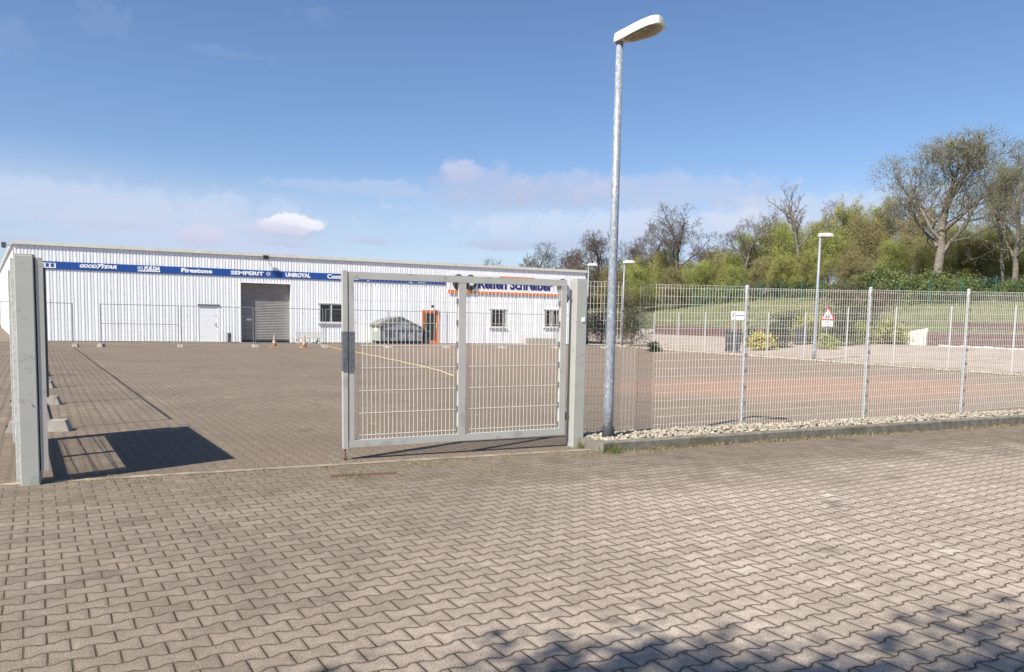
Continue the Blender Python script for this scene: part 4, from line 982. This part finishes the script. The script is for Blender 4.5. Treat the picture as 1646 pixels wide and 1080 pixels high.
for v_ in np.arange(26, 112, 2.2):
    u_ = 62.2 + UR.uniform(-.6, 3.0); s_ = UR.uniform(.6, 1.05); P_ = (u_, v_, hgt(u_, v_) - .1)
    if first_: scrub.location = P_; scrub.scale = (1.4, 1.4, .9); first_ = False
    else: dup(scrub, P_, UR.uniform(0, 6.28), None, (s_ * 1.45, s_ * 1.45, s_))
for v_ in np.arange(27, 116, 3.6):
    u_ = 70 + UR.uniform(-2, 5); k = UR.choice([0, 1, 1, 2, 3]); s_ = UR.uniform(.42, .62)
    q = dup(green[k], (u_, v_, hgt(u_, v_) - .1), UR.uniform(0, 6.28), 'low spreading bush filling the gaps under the trees of the wood', (s_ * 1.3, s_ * 1.3, s_), 'bushes under the trees of the wood'); q['category'] = 'bush'
# shrubs on the bed in front of the wall
def shrub(seed, loc, label, h, wv, m_, n=1500, size=.05, name='shrub', m2='bark'):
    s_ = add_tree(name, seed, label, 'shrub', 'garden shrubs', m2, m_, n, h * .09, size, part='stems', H=h, spread=1.1, levels=2, kids_=[12, 7], r0=.03, up=.2, trunk_frac=.02, len0=.7, dec=.6, wob=.3)
    s_.location = (loc[0], loc[1], hgt(loc[0], loc[1]) - .03); s_.scale = (wv, wv, 1); return s_
for i, (px, Y, h, wv, m_, lb) in enumerate([
    (1228, 47, 1.05, 1.5, 'yellow', 'bright yellow flowering shrub between the two grey waste containers'),
    (1252, 49, 1.5, 1.3, 'shrub', 'dark green shrub right of the yellow flowering shrub'), (1204, 50, 1.3, 1.2, 'shrub', 'dark green shrub left of the yellow flowering shrub'),
    (1300, 52, 1.9, 1.5, 'leaf1', 'olive shrub behind the right waste container'), (1345, 49, 1.7, 1.4, 'shrub', 'dark shrub right of the triangular warning sign'),
    (1330, 46, .9, 1.5, 'leaf3', 'low green plant at the foot of the triangular warning sign'), (1384, 50, 1.4, 1.5, 'leaf3', 'yellow-green shrub left of the white palisade stones'), (1372, 53, 2.6, 1.5, 'shrub', 'tall dark shrub behind the yellow-green shrub'),
    (1405, 56, 2.9, 1.6, 'shrubred', 'broad rusty brown shrub on the slope above the wall'), (1425, 50, 1.5, 1.6, 'leaf1', 'low olive shrub beside the white palisade stones'), (1350, 58, 3.0, 1.5, 'shrubred', 'tall rusty shrub on the slope behind the warning sign'),
    (1012, 50, 2.9, .9, 'shrub', 'tall dark shrub behind the fence corner beside the lamp pole'), (1015, 53, 3.9, .7, 'shrubred', 'rusty-headed shrub rising over the dark shrub by the lamp pole'), (1052, 43.5, .6, 1.3, 'shrub', 'small dark plant at the fence foot near the steps'),
    (965, 58, 2.6, 1.3, 'shrubred', 'brown hedge shrub left of the tall lamp pole'), (945, 60, 2.6, 1.2, 'shrub', 'dark hedge shrub behind the right gate pillar'), (985, 57, 2.4, 1.1, 'shrub', 'dark hedge shrub seen close behind the lamp pole'), (1270, 55, 2.2, 1.6, 'shrub', 'wide dark shrub on the slope between the containers')]):
    shrub(200 + i, at(px, Y), lb, h, wv, m_, 2600 if h > 1.4 else 1600, .055 if h > 1 else .045)
# the tree behind the camera whose shadow falls on the pavers
tb = add_tree('bare_tree', 91, 'leafing tree standing beside the camera and throwing the dappled shade on the pavers', 'tree', None, 'bark', 'leaf1', 7500, .24, .075, H=9.5, spread=1.0, levels=3, kids_=[8, 4, 4], r0=.16, up=.25, trunk_frac=.5, len0=.8, dec=.40, wob=.25)
tb.name = 'leafing_tree_beside_road'; tb.name = 'shade_tree'; tb.location = (-3.75, -1.55, 0)

# ---------------------------------------------------------------- weeds and litter
g = np.random.default_rng(12)
def blades(n, posf, hmin, hmax, wd, lean=.6):
    V = []; F = []
    for i in range(n):
        x, y, z, s_ = posf(); h = g.uniform(hmin, hmax) * s_; a = g.uniform(0, 6.28); l_ = g.uniform(.1, lean) * h; dx, dy = math.cos(a), math.sin(a); px_, py_ = -dy * wd, dx * wd
        k = len(V); V += [(x - px_, y - py_, z), (x + px_, y + py_, z), (x + dx * l_ * .4 + px_ * .7, y + dy * l_ * .4 + py_ * .7, z + h * .6), (x + dx * l_ * .4 - px_ * .7, y + dy * l_ * .4 - py_ * .7, z + h * .6), (x + dx * l_, y + dy * l_, z + h)]
        F += [(k, k + 1, k + 2, k + 3), (k + 3, k + 2, k + 4)]
    return V, F
def weeds(name, label, m_, sets):
    b = MB()
    for st_ in sets: V, F = blades(*st_); b.add(V, F)
    tag(b.build(name, m_), label, 'weeds', kind='stuff')
cl = [5.0 + 20 * g.random() ** 1.2 for _ in range(90)]
def kerb_pos():
    c_ = cl[g.integers(0, 90)]; u = c_ + g.normal() * .14; return u, kv(u) - abs(g.normal()) * .05, 0, g.uniform(.4, 1)
cg = [(g.uniform(-.8, 5), 8.12 + g.normal() * .12) for _ in range(70)]
def gate_pos():
    c_ = cg[g.integers(0, 70)]; return c_[0] + g.normal() * .05, c_[1] + g.normal() * .04, 0, g.uniform(.4, 1)
cf = [(g.uniform(1.0, 5.6), 8.0 - abs(g.normal()) * .7) for _ in range(60)]
def fore_pos():
    c_ = cf[g.integers(0, 60)]; return c_[0] + g.normal() * .06, c_[1] + g.normal() * .05, 0, g.uniform(.4, 1)
cy = [(g.uniform(-1, 14), 8.4 + abs(g.normal()) * 3.2) for _ in range(260)]
def yard_pos2():
    c_ = cy[g.integers(0, 260)]; return c_[0] + g.normal() * .09, c_[1] + g.normal() * .07, 0.001, g.uniform(.4, 1)
def tuft(u, v, s_): return lambda: (u + g.normal() * s_, v + g.normal() * s_, 0, 1)
weeds('green_weeds', 'green weeds and moss tufts along the kerb and in front of the gate', 'weedg',
      [(2600, kerb_pos, .02, .06, .003), (500, gate_pos, .012, .045, .0025), (300, fore_pos, .01, .03, .0025), (150, tuft(5.07, 7.99, .06), .04, .13, .003), (60, tuft(4.86, 8.42, .03), .04, .11, .003), (70, tuft(1.75, 7.6, .10), .015, .05, .003), (90, tuft(5.6, 8.0, .12), .02, .06, .003)])
weeds('dry_grass', 'dry straw-coloured grass along the kerb and across the gateway', 'straw',
      [(5200, kerb_pos, .015, .055, .0035, 1.8), (1100, gate_pos, .008, .035, .002, 2.0), (2600, fore_pos, .004, .016, .0022, 3.0), (1800, yard_pos2, .005, .02, .003, 3.0)])
n_t = 26000; tu = 44.3 + 17.5 * g.random(n_t); tv = 6 + 74 * g.random(n_t); keep = (np.sin(tu * .9) * np.sin(tv * .55 + 1) + .5 * np.sin(tu * 2.3 + tv * 1.7) + g.normal(0, .6, n_t)) > -.2; tu = tu[keep]; tv = tv[keep]
tz = np.array([hgt(a, c) - .03 for a, c in zip(tu, tv)]); ang = g.uniform(0, 6.28, len(tu)); hh_ = g.uniform(.06, .24, len(tu)); ww_ = g.uniform(.02, .06, len(tu)); lx = g.normal(0, .05, len(tu)); ly = g.normal(0, .05, len(tu))
TV = np.stack([np.stack([tu - np.cos(ang) * ww_, tv - np.sin(ang) * ww_, tz], 1), np.stack([tu + np.cos(ang) * ww_, tv + np.sin(ang) * ww_, tz], 1), np.stack([tu + lx, tv + ly, tz + hh_], 1)], 1).reshape(-1, 3)
half = (len(tu) // 2) * 3
tag(np_mesh('slope_grass', TV[:half], np.arange(half).reshape(-1, 3), 'meadow1'), 'fresh green grass tufts on the slope behind the retaining wall', 'grass', kind='stuff')
tag(np_mesh('slope_dry_grass', TV[half:half * 2], np.arange(half).reshape(-1, 3), 'meadow2'), 'dry yellowish grass tufts on the slope behind the retaining wall', 'grass', kind='stuff')
def yard_pos(): return g.uniform(-5, 26), 9 + abs(g.normal()) * 6, 0, g.uniform(.4, 1)
def far_pos(): return 27.9 + g.normal() * .15, g.uniform(9, 46), 0, g.uniform(.5, 1.3)
weeds('fence_grass', 'rough dry grass at the foot of the far yard fence', 'straw', [(5000, far_pos, .05, .16, .008)])
print('done')
